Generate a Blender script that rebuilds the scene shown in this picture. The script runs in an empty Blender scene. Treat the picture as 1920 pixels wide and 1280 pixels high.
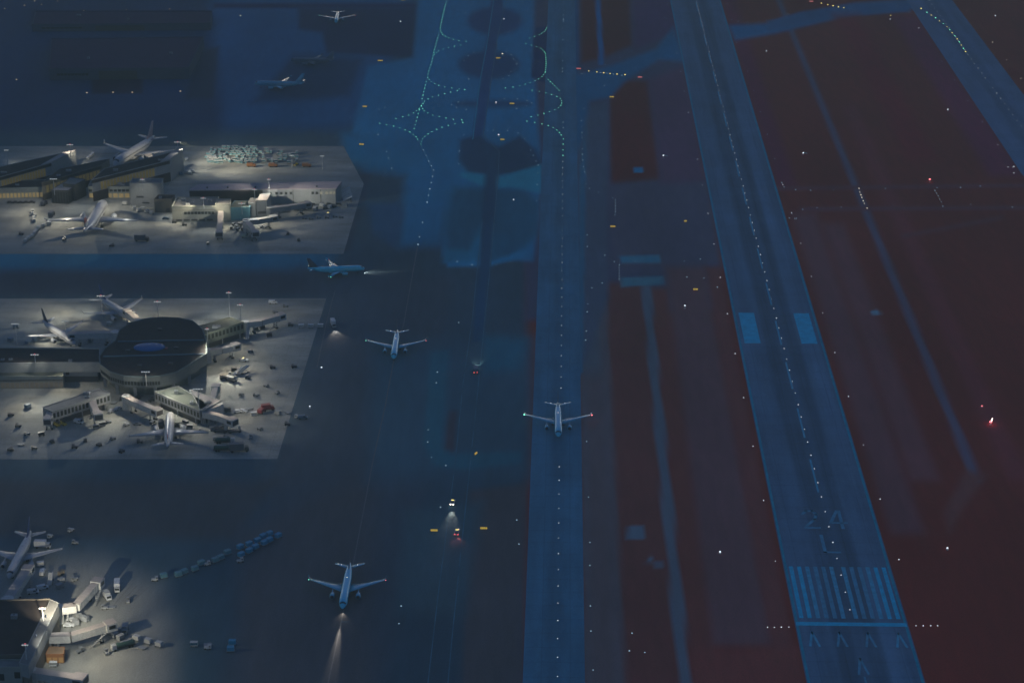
import bpy, math, random
import numpy as np
from mathutils import Vector, Matrix
random.seed(7)
R = math.radians
sc = bpy.context.scene
COL = sc.collection

# ------------------------------------------------------------------ camera
F_PX, PITCH, CAM_H = 3939.0, R(22.06), 435.0
cam = bpy.data.cameras.new('camera')
cam.sensor_width = 36.0
cam.lens = 36.0 * F_PX / 1920.0
cam.clip_start = 1.0
cam.clip_end = 30000.0
cam_o = bpy.data.objects.new('camera', cam)
COL.objects.link(cam_o)
cam_o.location = (0, 0, CAM_H)
cam_o.rotation_euler = (math.pi / 2 - PITCH, 0, 0)
sc.camera = cam_o

# ------------------------------------------------------------------ dusk sky
W = bpy.data.worlds.new('World')
sc.world = W
W.use_nodes = True
wn = W.node_tree
for n in list(wn.nodes):
    wn.nodes.remove(n)
out = wn.nodes.new('ShaderNodeOutputWorld')
bg = wn.nodes.new('ShaderNodeBackground')
sky = wn.nodes.new('ShaderNodeTexSky')
sky.sky_type = 'NISHITA'
sky.sun_disc = False
sky.sun_elevation = R(1.5)
sky.sun_rotation = R(0)
sky.altitude = 0
tint = wn.nodes.new('ShaderNodeMix')
tint.data_type = 'RGBA'
tint.blend_type = 'MULTIPLY'
tint.inputs[0].default_value = 1.0
tint.inputs[7].default_value = (0.72, 1.2, 2.6, 1)
wn.links.new(sky.outputs[0], tint.inputs[6])
# pale twilight belt low over the western horizon
geo = wn.nodes.new('ShaderNodeTexCoord')
sxyz = wn.nodes.new('ShaderNodeSeparateXYZ')
wn.links.new(geo.outputs['Generated'], sxyz.inputs[0])


def wramp(sock, a, b):
    n = wn.nodes.new('ShaderNodeMapRange')
    n.interpolation_type = 'SMOOTHSTEP'
    n.inputs[1].default_value, n.inputs[2].default_value = a, b
    wn.links.new(sock, n.inputs[0])
    return n.outputs[0]


el = wramp(sxyz.outputs[2], 0.0, 0.2)
az = wramp(sxyz.outputs[1], 0.35, 0.85)
inv = wn.nodes.new('ShaderNodeMath')
inv.operation = 'SUBTRACT'
inv.inputs[0].default_value = 1.0
wn.links.new(el, inv.inputs[1])
belt = wn.nodes.new('ShaderNodeMath')
belt.operation = 'MULTIPLY'
wn.links.new(inv.outputs[0], belt.inputs[0])
wn.links.new(az, belt.inputs[1])
glow = wn.nodes.new('ShaderNodeMix')
glow.data_type = 'RGBA'
glow.blend_type = 'ADD'
glow.inputs[7].default_value = (17, 20, 23, 1)
wn.links.new(belt.outputs[0], glow.inputs[0])
wn.links.new(tint.outputs[2], glow.inputs[6])
wn.links.new(glow.outputs[2], bg.inputs[0])
bg.inputs[1].default_value = 0.15
wn.links.new(bg.outputs[0], out.inputs[0])

sun = bpy.data.lights.new('sun', 'SUN')          # the last glow of the western horizon
sun.energy = 0.02
sun.angle = R(10)
sun.color = (1.0, 0.85, 0.75)
sun_o = bpy.data.objects.new('sun', sun)
COL.objects.link(sun_o)
sun_o.rotation_euler = (R(88.5), 0, R(180))

sc.view_settings.view_transform = 'Standard'
sc.view_settings.look = 'None'
sc.view_settings.exposure = 0.0
sc.view_settings.gamma = 1.0

# ------------------------------------------------------------------ survey helpers
# P() turns a point of the survey picture (1920 x 1280) into a place on the ground plane
# (or on a level plane at height z); everything is then built there at its real size.
cs, sn = math.cos(PITCH), math.sin(PITCH)


def P(px, py, z=0.0):
    a, b = (px - 960) / F_PX, (640 - py) / F_PX
    d = Vector((a, cs + b * sn, -sn + b * cs))
    t = (z - CAM_H) / d.z
    return Vector((d.x * t, d.y * t, z))


PSI = math.atan((104.0 / F_PX) / (cs + 1596.0 / F_PX * sn))   # bearing of the runways
DIR = Vector((math.sin(PSI), math.cos(PSI), 0))
ACR = Vector((math.cos(PSI), -math.sin(PSI), 0))
E_SKY = (0.0585, 0.1017, 0.22)
HAZE_D = 0.00025                       # haze density per metre and the veil it lays over far things
VEIL = (0.036, 0.0595, 0.072)


def lin(c):
    return tuple((v / 255 / 12.92) if v < 10.3 else ((v / 255 + 0.055) / 1.055) ** 2.4 for v in c)


def alb(c, cap=0.6, dist=1250.0):      # base colour of a surface that looks c under the dusk sky, through the haze
    t = math.exp(-HAZE_D * dist)
    return tuple(min(cap, max(0.02, (l - v * (1 - t)) / (e * t))) for l, e, v in zip(lin(c), E_SKY, VEIL))


MATS = {}


def mat(name, col, rough=0.6, spec=0.3, metal=0.0, noise=0.0, nscale=0.3, emit=None, estr=0.0,
        streak=None, fine=0.0):
    if name in MATS:
        return MATS[name]
    m = bpy.data.materials.new(name)
    m.use_nodes = True
    nt = m.node_tree
    b = nt.nodes['Principled BSDF']
    b.inputs['Base Color'].default_value = (*col, 1)
    b.inputs['Roughness'].default_value = rough
    b.inputs['Specular IOR Level'].default_value = spec
    b.inputs['Metallic'].default_value = metal
    if noise:
        tc = nt.nodes.new('ShaderNodeTexCoord')
        src = tc.outputs['Object']
        if streak:
            mp = nt.nodes.new('ShaderNodeMapping')
            mp.inputs['Scale'].default_value = streak
            nt.links.new(src, mp.inputs[0])
            src = mp.outputs[0]
        no = nt.nodes.new('ShaderNodeTexNoise')
        no.inputs['Scale'].default_value = nscale
        no.inputs['Detail'].default_value = 6
        no.inputs['Roughness'].default_value = 0.6
        nt.links.new(src, no.inputs['Vector'])
        mr = nt.nodes.new('ShaderNodeMapRange')
        mr.inputs[1].default_value, mr.inputs[2].default_value = 0.25, 0.75
        mr.inputs[3].default_value, mr.inputs[4].default_value = 1 - noise, 1 + noise
        nt.links.new(no.outputs[0], mr.inputs[0])
        mx = nt.nodes.new('ShaderNodeVectorMath')
        mx.operation = 'SCALE'
        mx.inputs[0].default_value = col
        nt.links.new(mr.outputs[0], mx.inputs['Scale'])
        nt.links.new(mx.outputs[0], b.inputs['Base Color'])
    if emit:
        b.inputs['Emission Color'].default_value = (*emit, 1)
        b.inputs['Emission Strength'].default_value = estr
    MATS[name] = m
    return m


# plain materials
white = mat('white_paint', (0.62, 0.63, 0.62), 0.4, 0.4, noise=0.06, nscale=0.5)
offwhite = mat('worn_white_metal', (0.5, 0.5, 0.47), 0.55, 0.3, noise=0.18, nscale=0.7)
beige = mat('beige_plaster', (0.32, 0.325, 0.28), 0.8, 0.2, noise=0.15, nscale=0.4)
brown = mat('brown_plaster', (0.19, 0.165, 0.13), 0.8, 0.2, noise=0.15, nscale=0.4)
grey = mat('grey_metal', (0.27, 0.28, 0.28), 0.55, 0.4, noise=0.15, nscale=0.6)
greywall = mat('grey_wall_panels', (0.34, 0.34, 0.32), 0.75, 0.2, noise=0.12, nscale=0.3)
darkmet = mat('dark_metal', (0.06, 0.06, 0.065), 0.5, 0.4)
rubber = mat('rubber', (0.02, 0.02, 0.02), 0.8, 0.2)
glass = mat('dark_glass', (0.02, 0.025, 0.03), 0.2, 0.3)
winglass = mat('cabin_glass', (0.015, 0.018, 0.022), 0.25, 0.3)
roofdark = mat('dark_roof_felt', (0.075, 0.062, 0.055), 0.95, 0.05, noise=0.2, nscale=0.25)
roofteal = mat('grey_green_roof', (0.13, 0.14, 0.115), 0.9, 0.1, noise=0.2, nscale=0.25)
rooflight = mat('pale_roof_membrane', (0.42, 0.37, 0.34), 0.85, 0.15, noise=0.12, nscale=0.2)
roofgrey = mat('grey_roof_membrane', (0.24, 0.23, 0.21), 0.85, 0.15, noise=0.18, nscale=0.2)
redp = mat('red_paint', (0.27, 0.05, 0.05), 0.5, 0.3)
yelp = mat('yellow_paint', (0.55, 0.42, 0.06), 0.5, 0.3)
orangep = mat('orange_paint', (0.34, 0.15, 0.06), 0.5, 0.3)
greenp = mat('dark_green_paint', (0.05, 0.1, 0.08), 0.5, 0.3)
bluep = mat('blue_grey_paint', (0.14, 0.2, 0.26), 0.5, 0.3)
tealp = mat('teal_canvas', (0.13, 0.3, 0.34), 0.6, 0.2, noise=0.15, nscale=0.8)
plane_tint = mat('aircraft_dusk_tint', (0.07, 0.66, 0.85), 0.1, 0.8, noise=0.04, nscale=0.4)  # blue of the dusk light put into the white body colour
plane_wing_tint = mat('aircraft_wing_dusk_tint', (0.07, 0.46, 0.6), 0.14, 0.8, noise=0.08, nscale=0.5)  # wing grey with the same blue dusk light mixed into its colour
park_w = mat('parked_aircraft_white', (0.5, 0.5, 0.5), 0.35, 0.4, noise=0.05, nscale=0.4)
park_g = mat('parked_aircraft_wing_grey', (0.4, 0.41, 0.42), 0.4, 0.35, noise=0.08, nscale=0.5)
fin_red = mat('tail_red', (0.5, 0.22, 0.2), 0.4, 0.3)
fin_blue = mat('tail_blue', (0.06, 0.1, 0.22), 0.4, 0.3)
fin_dark = mat('tail_dark_grey', (0.1, 0.11, 0.13), 0.4, 0.3)
fin_stripe = mat('tail_red_stripe', (0.55, 0.12, 0.1), 0.4, 0.3)
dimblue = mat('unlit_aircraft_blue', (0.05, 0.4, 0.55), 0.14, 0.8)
skyblue = mat('blue_skylight', (0.02, 0.14, 0.34), 0.5, 0.2)


for m_ in (plane_tint, plane_wing_tint, dimblue):
    m_.node_tree.nodes['Principled BSDF'].inputs['Coat Weight'].default_value = 0.8
    m_.node_tree.nodes['Principled BSDF'].inputs['Coat Roughness'].default_value = 0.04


def em(name, c, s):
    return mat(name, tuple(v * 0.5 for v in c), 0.5, 0.2, emit=c, estr=s)


e_white = em('lamp_white', (0.85, 0.92, 1.0), 1.9)
e_warm = em('lamp_warm', (1.0, 0.86, 0.62), 2.4)
e_taxi = em('lamp_taxiway', (0.8, 0.9, 0.95), 2.0)
e_yel = em('lamp_yellow', (1.0, 0.78, 0.2), 2.2)
e_green = em('lamp_green', (0.2, 0.9, 0.55), 3.6)
e_blue = em('lamp_blue', (0.45, 0.7, 0.85), 1.1)
e_red = em('lamp_red', (1.0, 0.2, 0.22), 3.0)
e_flood = em('floodlight_lens', (0.9, 0.95, 0.92), 0.55)
e_beacon = em('red_beacon', (1.0, 0.15, 0.18), 1.2)
e_sign = em('yellow_sign_face', (0.95, 0.66, 0.1), 0.55)
e_rsign = em('red_sign_face', (0.95, 0.25, 0.25), 0.7)
e_win = em('lit_window_amber', (0.85, 0.62, 0.2), 0.05)
e_winw = em('lit_window_pale', (0.9, 0.8, 0.55), 0.12)
e_hall = em('lit_doorway_amber', (1.0, 0.72, 0.3), 0.16)
e_head = em('headlamp', (1.0, 0.92, 0.8), 6.0)
e_tail = em('tail_lamp', (1.0, 0.12, 0.12), 2.5)


class MB:
    def __init__(self):
        self.v, self.f, self.m = [], [], []

    def quad(self, pts, m=0):
        n = len(self.v)
        self.v += [Vector(p) for p in pts]
        self.f.append(tuple(range(n, n + len(pts))))
        self.m.append(m)
        return self

    def box(self, c, s, rz=0.0, m=0, mt=None, taper=1.0):
        c, co, si = Vector(c), math.cos(rz), math.sin(rz)
        n = len(self.v)
        for z in (-0.5, 0.5):
            k = taper if z > 0 else 1.0
            for x, y in ((-.5, -.5), (.5, -.5), (.5, .5), (-.5, .5)):
                a, b = x * s[0] * k, y * s[1] * k
                self.v.append(c + Vector((a * co - b * si, a * si + b * co, z * s[2])))
        for k, q in enumerate(((3, 2, 1, 0), (4, 5, 6, 7), (0, 1, 5, 4), (1, 2, 6, 5), (2, 3, 7, 6), (3, 0, 4, 7))):
            self.f.append(tuple(n + i for i in q))
            self.m.append(mt if (k == 1 and mt is not None) else m)
        return self

    def prism(self, poly, z0, z1, m=0, mt=None):
        poly = [Vector((p[0], p[1])) for p in poly]
        a = sum(p.x * q.y - q.x * p.y for p, q in zip(poly, poly[1:] + poly[:1]))
        if a < 0:
            poly.reverse()
        n, k = len(self.v), len(poly)
        z1s = z1 if isinstance(z1, (list, tuple)) else [z1] * k
        if a < 0 and isinstance(z1, (list, tuple)):
            z1s = list(z1s)[::-1]
        self.v += [Vector((p.x, p.y, z0)) for p in poly] + [Vector((p.x, p.y, z)) for p, z in zip(poly, z1s)]
        self.f.append(tuple(range(n + k - 1, n - 1, -1)))
        self.m.append(m)
        self.f.append(tuple(range(n + k, n + 2 * k)))
        self.m.append(m if mt is None else mt)
        for i in range(k):
            j = (i + 1) % k
            self.f.append((n + i, n + j, n + k + j, n + k + i))
            self.m.append(m)
        return self

    def loft(self, rings, m=0, cap=True):
        n, k = len(self.v), len(rings[0])
        for r in rings:
            self.v += [Vector(p) for p in r]
        for a in range(len(rings) - 1):
            for i in range(k):
                j = (i + 1) % k
                self.f.append((n + a * k + i, n + a * k + j, n + (a + 1) * k + j, n + (a + 1) * k + i))
                self.m.append(m)
        if cap:
            self.f.append(tuple(n + i for i in range(k))[::-1])
            self.m.append(m)
            e = n + (len(rings) - 1) * k
            self.f.append(tuple(e + i for i in range(k)))
            self.m.append(m)
        return self

    def tube(self, p0, p1, r0, r1=None, n=8, m=0):
        p0, p1 = Vector(p0), Vector(p1)
        r1 = r0 if r1 is None else r1
        d = (p1 - p0).normalized()
        u = d.orthogonal().normalized()
        w = d.cross(u)
        rings = []
        for p, r in ((p0, r0), (p1, r1)):
            rings.append([p + (u * math.cos(t) + w * math.sin(t)) * r for t in [2 * math.pi * i / n for i in range(n)]])
        return self.loft(rings, m)

    def dome(self, c, r, m=0, n=8, squash=1.0):
        c = Vector(c)
        rings = []
        for a in (0, 30, 60, 85):
            rr, z = r * math.cos(R(a)), r * math.sin(R(a)) * squash
            rings.append([c + Vector((rr * math.cos(2 * math.pi * i / n), rr * math.sin(2 * math.pi * i / n), z)) for i in range(n)])
        return self.loft(rings, m)

    def build(self, name, mats, parent=None, smooth=False, world=None):
        if world is not None:            # vertices are in world space: make them local to the parent
            off = Vector(world)
            vs = [tuple(v - off) for v in self.v]
        else:
            vs = [tuple(v) for v in self.v]
        me = bpy.data.meshes.new(name)
        me.from_pydata(vs, [], self.f)
        for mm in (mats if isinstance(mats, (list, tuple)) else [mats]):
            me.materials.append(mm)
        me.polygons.foreach_set('material_index', self.m)
        if smooth:
            me.polygons.foreach_set('use_smooth', [True] * len(self.f))
        me.update()
        o = bpy.data.objects.new(name, me)
        COL.objects.link(o)
        if parent:
            o.parent = parent
        return o


def tag(o, label=None, cat=None, group=None, kind=None):
    for k, v in (('label', label), ('category', cat), ('group', group), ('kind', kind)):
        if v:
            o[k] = v
    return o


def thing(name, label, cat, loc=(0, 0, 0), rz=0.0, group=None):
    o = bpy.data.objects.new(name, None)
    o.empty_display_size = 1
    COL.objects.link(o)
    o.location = loc
    o.rotation_euler = (0, 0, rz)
    return tag(o, label, cat, group)


def copy_tree(o, parent=None):
    c = o.copy()
    COL.objects.link(c)
    if parent:
        c.parent = parent
    for ch in list(o.children):
        copy_tree(ch, c)
    return c


def spot(name, loc, target, power, color, ang, blend=0.5, size=0.3, parent=None):
    l = bpy.data.lights.new(name, 'SPOT')
    l.energy, l.color, l.spot_size, l.spot_blend, l.shadow_soft_size = power, color, R(ang), blend, size
    o = bpy.data.objects.new(name, l)
    COL.objects.link(o)
    d = Vector(target) - Vector(loc)
    o.rotation_euler = d.to_track_quat('-Z', 'Y').to_euler()
    o.location = loc
    if parent:
        o.parent = parent
        o.location = Vector(loc) - parent.location
    return o

# ------------------------------------------------------------------ ground: one sheet, covers blended into each other
def bx(b, y):              # survey x of the line parallel to the runways that reaches b at y = 1280
    return 1064 + (b - 1064) * (y + 956) / 2236.0


def strip(b0, b1, y0, y1):
    return [(bx(b0, y0), y0), (bx(b1, y0), y0), (bx(b1, y1), y1), (bx(b0, y1), y1)]


def ell(cx, cy, rx, ry, n=20):
    return [(cx + rx * math.cos(2 * math.pi * i / n), cy + ry * math.sin(2 * math.pi * i / n)) for i in range(n)]


SOIL = (47, 38, 43)
DARKSOIL = (45, 38, 46)
COVERS = [   # (outline, look under the dusk sky, softness)
    # aprons and taxilanes on the left half
    ([(-900, -120), (1010, -120), (990, 500), (980, 1500), (-900, 1500)], (34, 43, 57), 18),
    ([(-900, -60), (700, -60), (640, 240), (-900, 250)], (33, 44, 60), 20),
    ([(390, -20), (780, -20), (700, 240), (420, 240)], (32, 50, 74), 25),
    ([(-900, 455), (640, 470), (610, 505), (-900, 520)], (28, 50, 72), 22),  # teal band paints the floodlight fall-off on to the taxilane
    ([(-900, 500), (640, 512), (612, 556), (-900, 556)], (35, 41, 53), 16),
    ([(560, 505), (850, 520), (800, 900), (700, 1400), (380, 1400), (520, 860), (610, 560)], (35, 42, 56), 25),
    ([(-900, 900), (520, 900), (440, 1010), (-900, 1000)], (35, 40, 51), 20),
    ([(450, 1000), (700, 880), (700, 1400), (460, 1400)], (37, 41, 53), 40),
    ([(700, 640), (1000, 640), (1000, 900), (690, 900)], (34, 46, 63), 40),
    ([(880, 920), (985, 905), (975, 1400), (860, 1400)], (39, 41, 52), 12),
    ([(760, 960), (905, 940), (870, 1150), (740, 1150)], (34, 45, 60), 26),
    ([(-900, 1030), (190, 1040), (300, 1095), (330, 1180), (320, 1500), (-900, 1500)], 'concrete', 46),
    ([(985, -300), (1262, -300), (1300, 300), (1345, 500), (1350, 580), (1090, 600), (985, 600)], (36, 46, 64), 12),
    # dark rectangles beyond the terminals
    ([(60, 20), (395, 20), (395, 44), (60, 48)], (34, 41, 53), 6),
    ([(90, 72), (380, 70), (352, 128), (90, 132)], (33, 42, 55), 8),
    ([(172, 140), (268, 140), (267, 176), (172, 176)], (36, 39, 49), 4),
    ([(372, 100), (410, 88), (400, 185), (345, 188)], (34, 42, 54), 8),
    ([(400, 6), (1000, 6), (1000, 16), (400, 16)], (33, 43, 58), 5),
    ([(560, 14), (785, 14), (772, 108), (612, 100), (604, 62), (560, 55)], (33, 43, 57), 8),
    ([(550, 100), (680, 110), (655, 180), (470, 195), (500, 165)], (32, 44, 60), 14),
    # the wide blue-grey taxiway field
    ([(795, -140), (1004, -140), (1000, 100), (1016, 330), (1000, 490), (830, 480), (835, 380), (812, 320), (780, 290), (690, 262), (660, 250), (690, 125), (775, 108)], (24, 58, 86), 8),
    ([(640, 250), (820, 255), (850, 340), (828, 460), (748, 462), (760, 330), (690, 320), (650, 300)], (26, 55, 82), 18),
    ([(655, 325), (694, 328), (684, 376), (645, 395)], (37, 43, 56), 5),
    ([(690, 382), (745, 380), (760, 400), (742, 465), (700, 440)], (34, 46, 66), 9),
    ([(640, 395), (680, 390), (655, 470), (640, 480)], (36, 42, 54), 7),
    # grass islands between the taxiways
    (ell(928, 40, 52, 27), (31, 47, 68), 10),
    (ell(917, 122, 58, 27), (31, 47, 68), 10),
    (ell(925, 195, 72, 8), (31, 47, 68), 10),
    ([(1003, 52), (1024, 50), (1050, 170), (1030, 160), (996, 145)], (32, 43, 61), 4),
    ([(862, 262), (900, 250), (915, 265), (935, 275), (975, 255), (1005, 280), (1018, 310), (990, 324), (935, 328), (880, 326), (860, 300)], (32, 44, 62), 8),
    ([(850, 350), (930, 352), (985, 356), (1012, 380), (1010, 440), (960, 482), (890, 492), (838, 480), (832, 420)], (32, 49, 69), 14),
    ([(868, 322), (935, 332), (1016, 308), (1014, 362), (960, 350), (915, 352), (860, 330)], (22, 66, 98), 6),
    ([(905, 420), (926, 420), (918, 500), (830, 492), (835, 466), (880, 470)], (28, 57, 82), 9),
    ([(990, 480), (920, 498), (840, 500), (836, 490), (920, 490), (985, 468)], (26, 60, 90), 6),
    ([(926, -40), (950, -40), (906, 254), (887, 258)], (29, 47, 70), 3),
    ([(900, 258), (936, 285), (934, 330), (921, 480), (906, 640), (885, 640), (903, 420), (912, 290)], (31, 44, 63), 4),
    # loop of pavement left of the landing aircraft
    ([(806, 660), (842, 655), (830, 820), (850, 850), (980, 845), (975, 868), (870, 880), (815, 872), (795, 830)], (31, 50, 69), 9),
    ([(905, 630), (990, 635), (975, 690), (910, 700)], (31, 50, 70), 18),
    ([(842, 770), (858, 770), (852, 850), (832, 840)], (38, 40, 52), 8),
    # infield strips right of the long taxiway
    (strip(1097, 1172, 230, 1500), (37, 49, 66), 6),
    (strip(1097, 1172, 700, 1500), (40, 45, 58), 30),
    (strip(1172, 1275, 530, 1500), (44, 38, 45), 11),
    (strip(1150, 1172, 520, 1500), (40, 46, 60), 10),
    ([(1143, 152), (1215, 152), (1238, 340), (1146, 348)], (43, 37, 44), 8),
    ([(1085, 205), (1140, 190), (1140, 560), (1090, 700)], (36, 49, 68), 8),
    ([(1140, 345), (1330, 330), (1352, 500), (1150, 500)], (38, 47, 65), 14),
    ([(1215, 150), (1290, 120), (1325, 340), (1240, 345)], (42, 45, 62), 14),
    (strip(1297, 1345, 540, 1500), (46, 38, 45), 11),
    (strip(1345, 1460, 500, 1210), (43, 45, 60), 14),
    (strip(1460, 1500, 500, 1500), (47, 39, 48), 10),
    ([(1300, 1215), (1500, 1215), (1520, 1500), (1310, 1500)], (51, 37, 45), 20),
    ([(1040, -120), (1085, -120), (1085, 40), (1085, 200), (1048, 200), (1030, 60)], (36, 50, 72), 8),
    ([(1086, -120), (1175, -120), (1185, 85), (1130, 110), (1090, 118)], (42, 40, 49), 9),
    ([(1178, -120), (1255, -120), (1272, 60), (1190, 92)], (40, 46, 64), 10),
    (strip(1187, 1207, -160, 122), (30, 56, 88), 3),
    ([(1076, 142), (1150, 122), (1230, 92), (1262, 52), (1288, 116), (1235, 112), (1175, 150), (1145, 182), (1105, 190), (1092, 260), (1078, 300)], (30, 55, 83), 9),
    ([(1086, 320), (1100, 230), (1092, 700), (1082, 700)], (34, 53, 76), 5),
    ([(1188, 314), (1206, 314), (1206, 324), (1188, 324)], (30, 62, 94), 2),
    ([(1160, 480), (1236, 478), (1238, 493), (1165, 493)], (32, 62, 88), 3),
    ([(1165, 520), (1242, 518), (1244, 533), (1166, 538)], (34, 60, 82), 3),
    (strip(1272, 1297, 536, 1500), (39, 52, 72), 3),
    ([(1176, 986), (1206, 986), (1207, 1010), (1176, 1010)], (38, 54, 76), 3),
    ([(1212, 1042), (1222, 1042), (1222, 1054), (1212, 1054)], (38, 54, 76), 3),
    ([(1229, 1054), (1242, 1054), (1242, 1062), (1229, 1062)], (38, 54, 76), 3),
    # infield right of the near runway
    (strip(1757, 1830, 400, 1000), (46, 44, 58), 16),
    (strip(1735, 1800, -100, 350), (46, 43, 58), 14),
    (strip(1840, 1905, 420, 900), (48, 44, 57), 14),
    (strip(2060, 2110, 200, 900), (51, 40, 50), 14),
    (strip(1978, 2001, -160, 905), (42, 49, 68), 5),
    ([(1810, 880), (1850, 890), (1800, 960), (1780, 1000), (1770, 960)], (47, 41, 50), 14),
    ([(1365, 48), (1440, 44), (1500, 24), (1610, 8), (1700, 2), (1705, 22), (1600, 28), (1500, 52), (1450, 64), (1378, 76)], (32, 55, 83), 8),
    ([(1440, 40), (1500, 26), (1600, 6), (1700, 0), (1740, 10), (1700, 20), (1560, 34), (1440, 60)], (35, 54, 80), 7),
    ([(1450, 350), (2300, 340), (2300, 346), (1450, 357)], (46, 43, 54), 5),
    ([(1500, 388), (2300, 384), (2300, 390), (1500, 396)], (46, 43, 54), 5),
    ([(1690, 440), (1880, 404), (1880, 412), (1690, 447)], (46, 42, 52), 6),
    ([(1632, 584), (1646, 580), (1652, 588), (1640, 591)], (44, 70, 98), 3),
    (strip(2440, 2551, 30, 330), (48, 43, 60), 14),
    (strip(2200, 2300, 30, 300), (50, 40, 50), 20),
]


def _cool(cv):
    poly, c, s_ = cv
    if c != 'concrete' and s_ >= 9 and sum(p[0] for p in poly) / len(poly) > 1290:
        return poly, tuple((a * 2 + b) / 3 for a, b in zip(c, SOIL)), s_
    if c == 'concrete' or c[0] > 43 or sum(p[0] for p in poly) / len(poly) > 1100:
        return cv
    return poly, (c[0] * .88 - 1, c[1] * 1.0 + 1, c[2] * 1.05), s_


COVERS = [_cool(c) for c in COVERS]


def sd_poly(X, Y, poly):
    """signed distance (negative inside) of many survey points to an outline"""
    d = np.full(X.shape, 1e18)
    inside = np.zeros(X.shape, bool)
    n = len(poly)
    for i in range(n):
        x0, y0 = poly[i]
        x1, y1 = poly[(i + 1) % n]
        ex, ey = x1 - x0, y1 - y0
        t = np.clip(((X - x0) * ex + (Y - y0) * ey) / (ex * ex + ey * ey + 1e-9), 0, 1)
        d = np.minimum(d, (X - x0 - t * ex) ** 2 + (Y - y0 - t * ey) ** 2)
        c = (y0 > Y) != (y1 > Y)
        with np.errstate(divide='ignore', invalid='ignore'):
            xi = x0 + (Y - y0) * ex / (ey if ey else 1e-9)
        inside ^= c & (X < xi)
    d = np.sqrt(d)
    return np.where(inside, -d, d)


def make_ground():
    xs = np.concatenate([[-9000, -4000, -2000, -1100], np.arange(-800, -520, 12), np.arange(-520, 580, 2.2), np.arange(580, 860, 12), [1100, 2000, 4000, 9000]])
    ys = np.concatenate([[-4000, -1500, -300, 200, 450], np.arange(560, 690, 10), np.arange(690, 2000, 3.4), np.arange(2000, 2300, 20), [2600, 3500, 6000, 14000]])
    GX, GY = np.meshgrid(xs, ys)
    depth = GY * cs + CAM_H * sn
    up = -CAM_H * cs + GY * sn
    ok = depth > 120
    dd = np.where(ok, depth, 1.0)
    px = np.where(ok, 960 + F_PX * GX / dd, -5000)
    py = np.where(ok, 640 - F_PX * up / dd, 5000)
    col = np.zeros(GX.shape + (3,))
    col[:] = alb(SOIL)
    for poly, c, soft in COVERS:
        sx = [p[0] for p in poly]
        sy = [p[1] for p in poly]
        k = (px > min(sx) - 60) & (px < max(sx) + 60) & (py > min(sy) - 60) & (py < max(sy) + 60)
        if not k.any():
            continue
        s = np.clip(0.5 - sd_poly(px[k], py[k], poly) / (1.6 * soft), 0, 1)
        s = (s * s * (3 - 2 * s))[:, None]
        cyy = min(max(sum(sy) / len(sy), 0), 1280)
        q = P(sum(sx) / len(sx), cyy)
        col[k] = col[k] * (1 - s) + np.array((.3, .3, .27) if c == 'concrete' else alb(c, dist=(q.y ** 2 + CAM_H ** 2) ** .5)) * s
    ny, nx = GX.shape
    co = np.stack([GX, GY, np.zeros_like(GX)], -1).reshape(-1, 3)
    a = (np.arange(ny - 1)[:, None] * nx + np.arange(nx - 1)[None]).ravel()
    faces = np.stack([a, a + 1, a + nx + 1, a + nx], -1)
    me = bpy.data.meshes.new('ground')
    me.vertices.add(len(co))
    me.vertices.foreach_set('co', co.ravel())
    me.loops.add(faces.size)
    me.loops.foreach_set('vertex_index', faces.ravel())
    me.polygons.add(len(faces))
    me.polygons.foreach_set('loop_start', np.arange(0, faces.size, 4))
    at = me.attributes.new('cover', 'FLOAT_COLOR', 'POINT')
    at.data.foreach_set('color', np.concatenate([col.reshape(-1, 3), np.ones((len(co), 1))], 1).ravel())
    me.update()
    m = bpy.data.materials.new('infield_and_apron_ground')
    m.use_nodes = True
    nt = m.node_tree
    b = nt.nodes['Principled BSDF']
    b.inputs['Roughness'].default_value = 0.9
    b.inputs['Specular IOR Level'].default_value = 0.08
    av = nt.nodes.new('ShaderNodeAttribute')
    av.attribute_name = 'cover'
    tc = nt.nodes.new('ShaderNodeTexCoord')
    f = []
    for sc_, amp, st in ((0.02, 0.2, (1, 0.3, 1)), (0.22, 0.1, (1, 0.2, 1)), (1.2, 0.16, (1, 1, 1))):
        mp = nt.nodes.new('ShaderNodeMapping')
        mp.inputs['Scale'].default_value = st
        mp.inputs['Rotation'].default_value = (0, 0, PSI)
        nt.links.new(tc.outputs['Object'], mp.inputs[0])
        no = nt.nodes.new('ShaderNodeTexNoise')
        no.inputs['Scale'].default_value = sc_
        no.inputs['Detail'].default_value = 5
        nt.links.new(mp.outputs[0], no.inputs['Vector'])
        mr = nt.nodes.new('ShaderNodeMapRange')
        mr.inputs[1].default_value, mr.inputs[2].default_value = 0.25, 0.75
        mr.inputs[3].default_value, mr.inputs[4].default_value = 1 - amp, 1 + amp
        nt.links.new(no.outputs[0], mr.inputs[0])
        f.append(mr.outputs[0])
    p1 = nt.nodes.new('ShaderNodeMath')
    p1.operation = 'MULTIPLY'
    nt.links.new(f[0], p1.inputs[0])
    nt.links.new(f[1], p1.inputs[1])
    p2 = nt.nodes.new('ShaderNodeMath')
    p2.operation = 'MULTIPLY'
    nt.links.new(p1.outputs[0], p2.inputs[0])
    nt.links.new(f[2], p2.inputs[1])
    v = nt.nodes.new('ShaderNodeVectorMath')
    v.operation = 'SCALE'
    nt.links.new(av.outputs['Color'], v.inputs[0])
    nt.links.new(p2.outputs[0], v.inputs['Scale'])
    nt.links.new(v.outputs[0], b.inputs['Base Color'])
    me.materials.append(m)
    o = bpy.data.objects.new('ground', me)
    COL.objects.link(o)
    tag(o, 'dark infield soil and worn apron asphalt of the airfield', 'ground', kind='structure')
    return o


make_ground()


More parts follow.
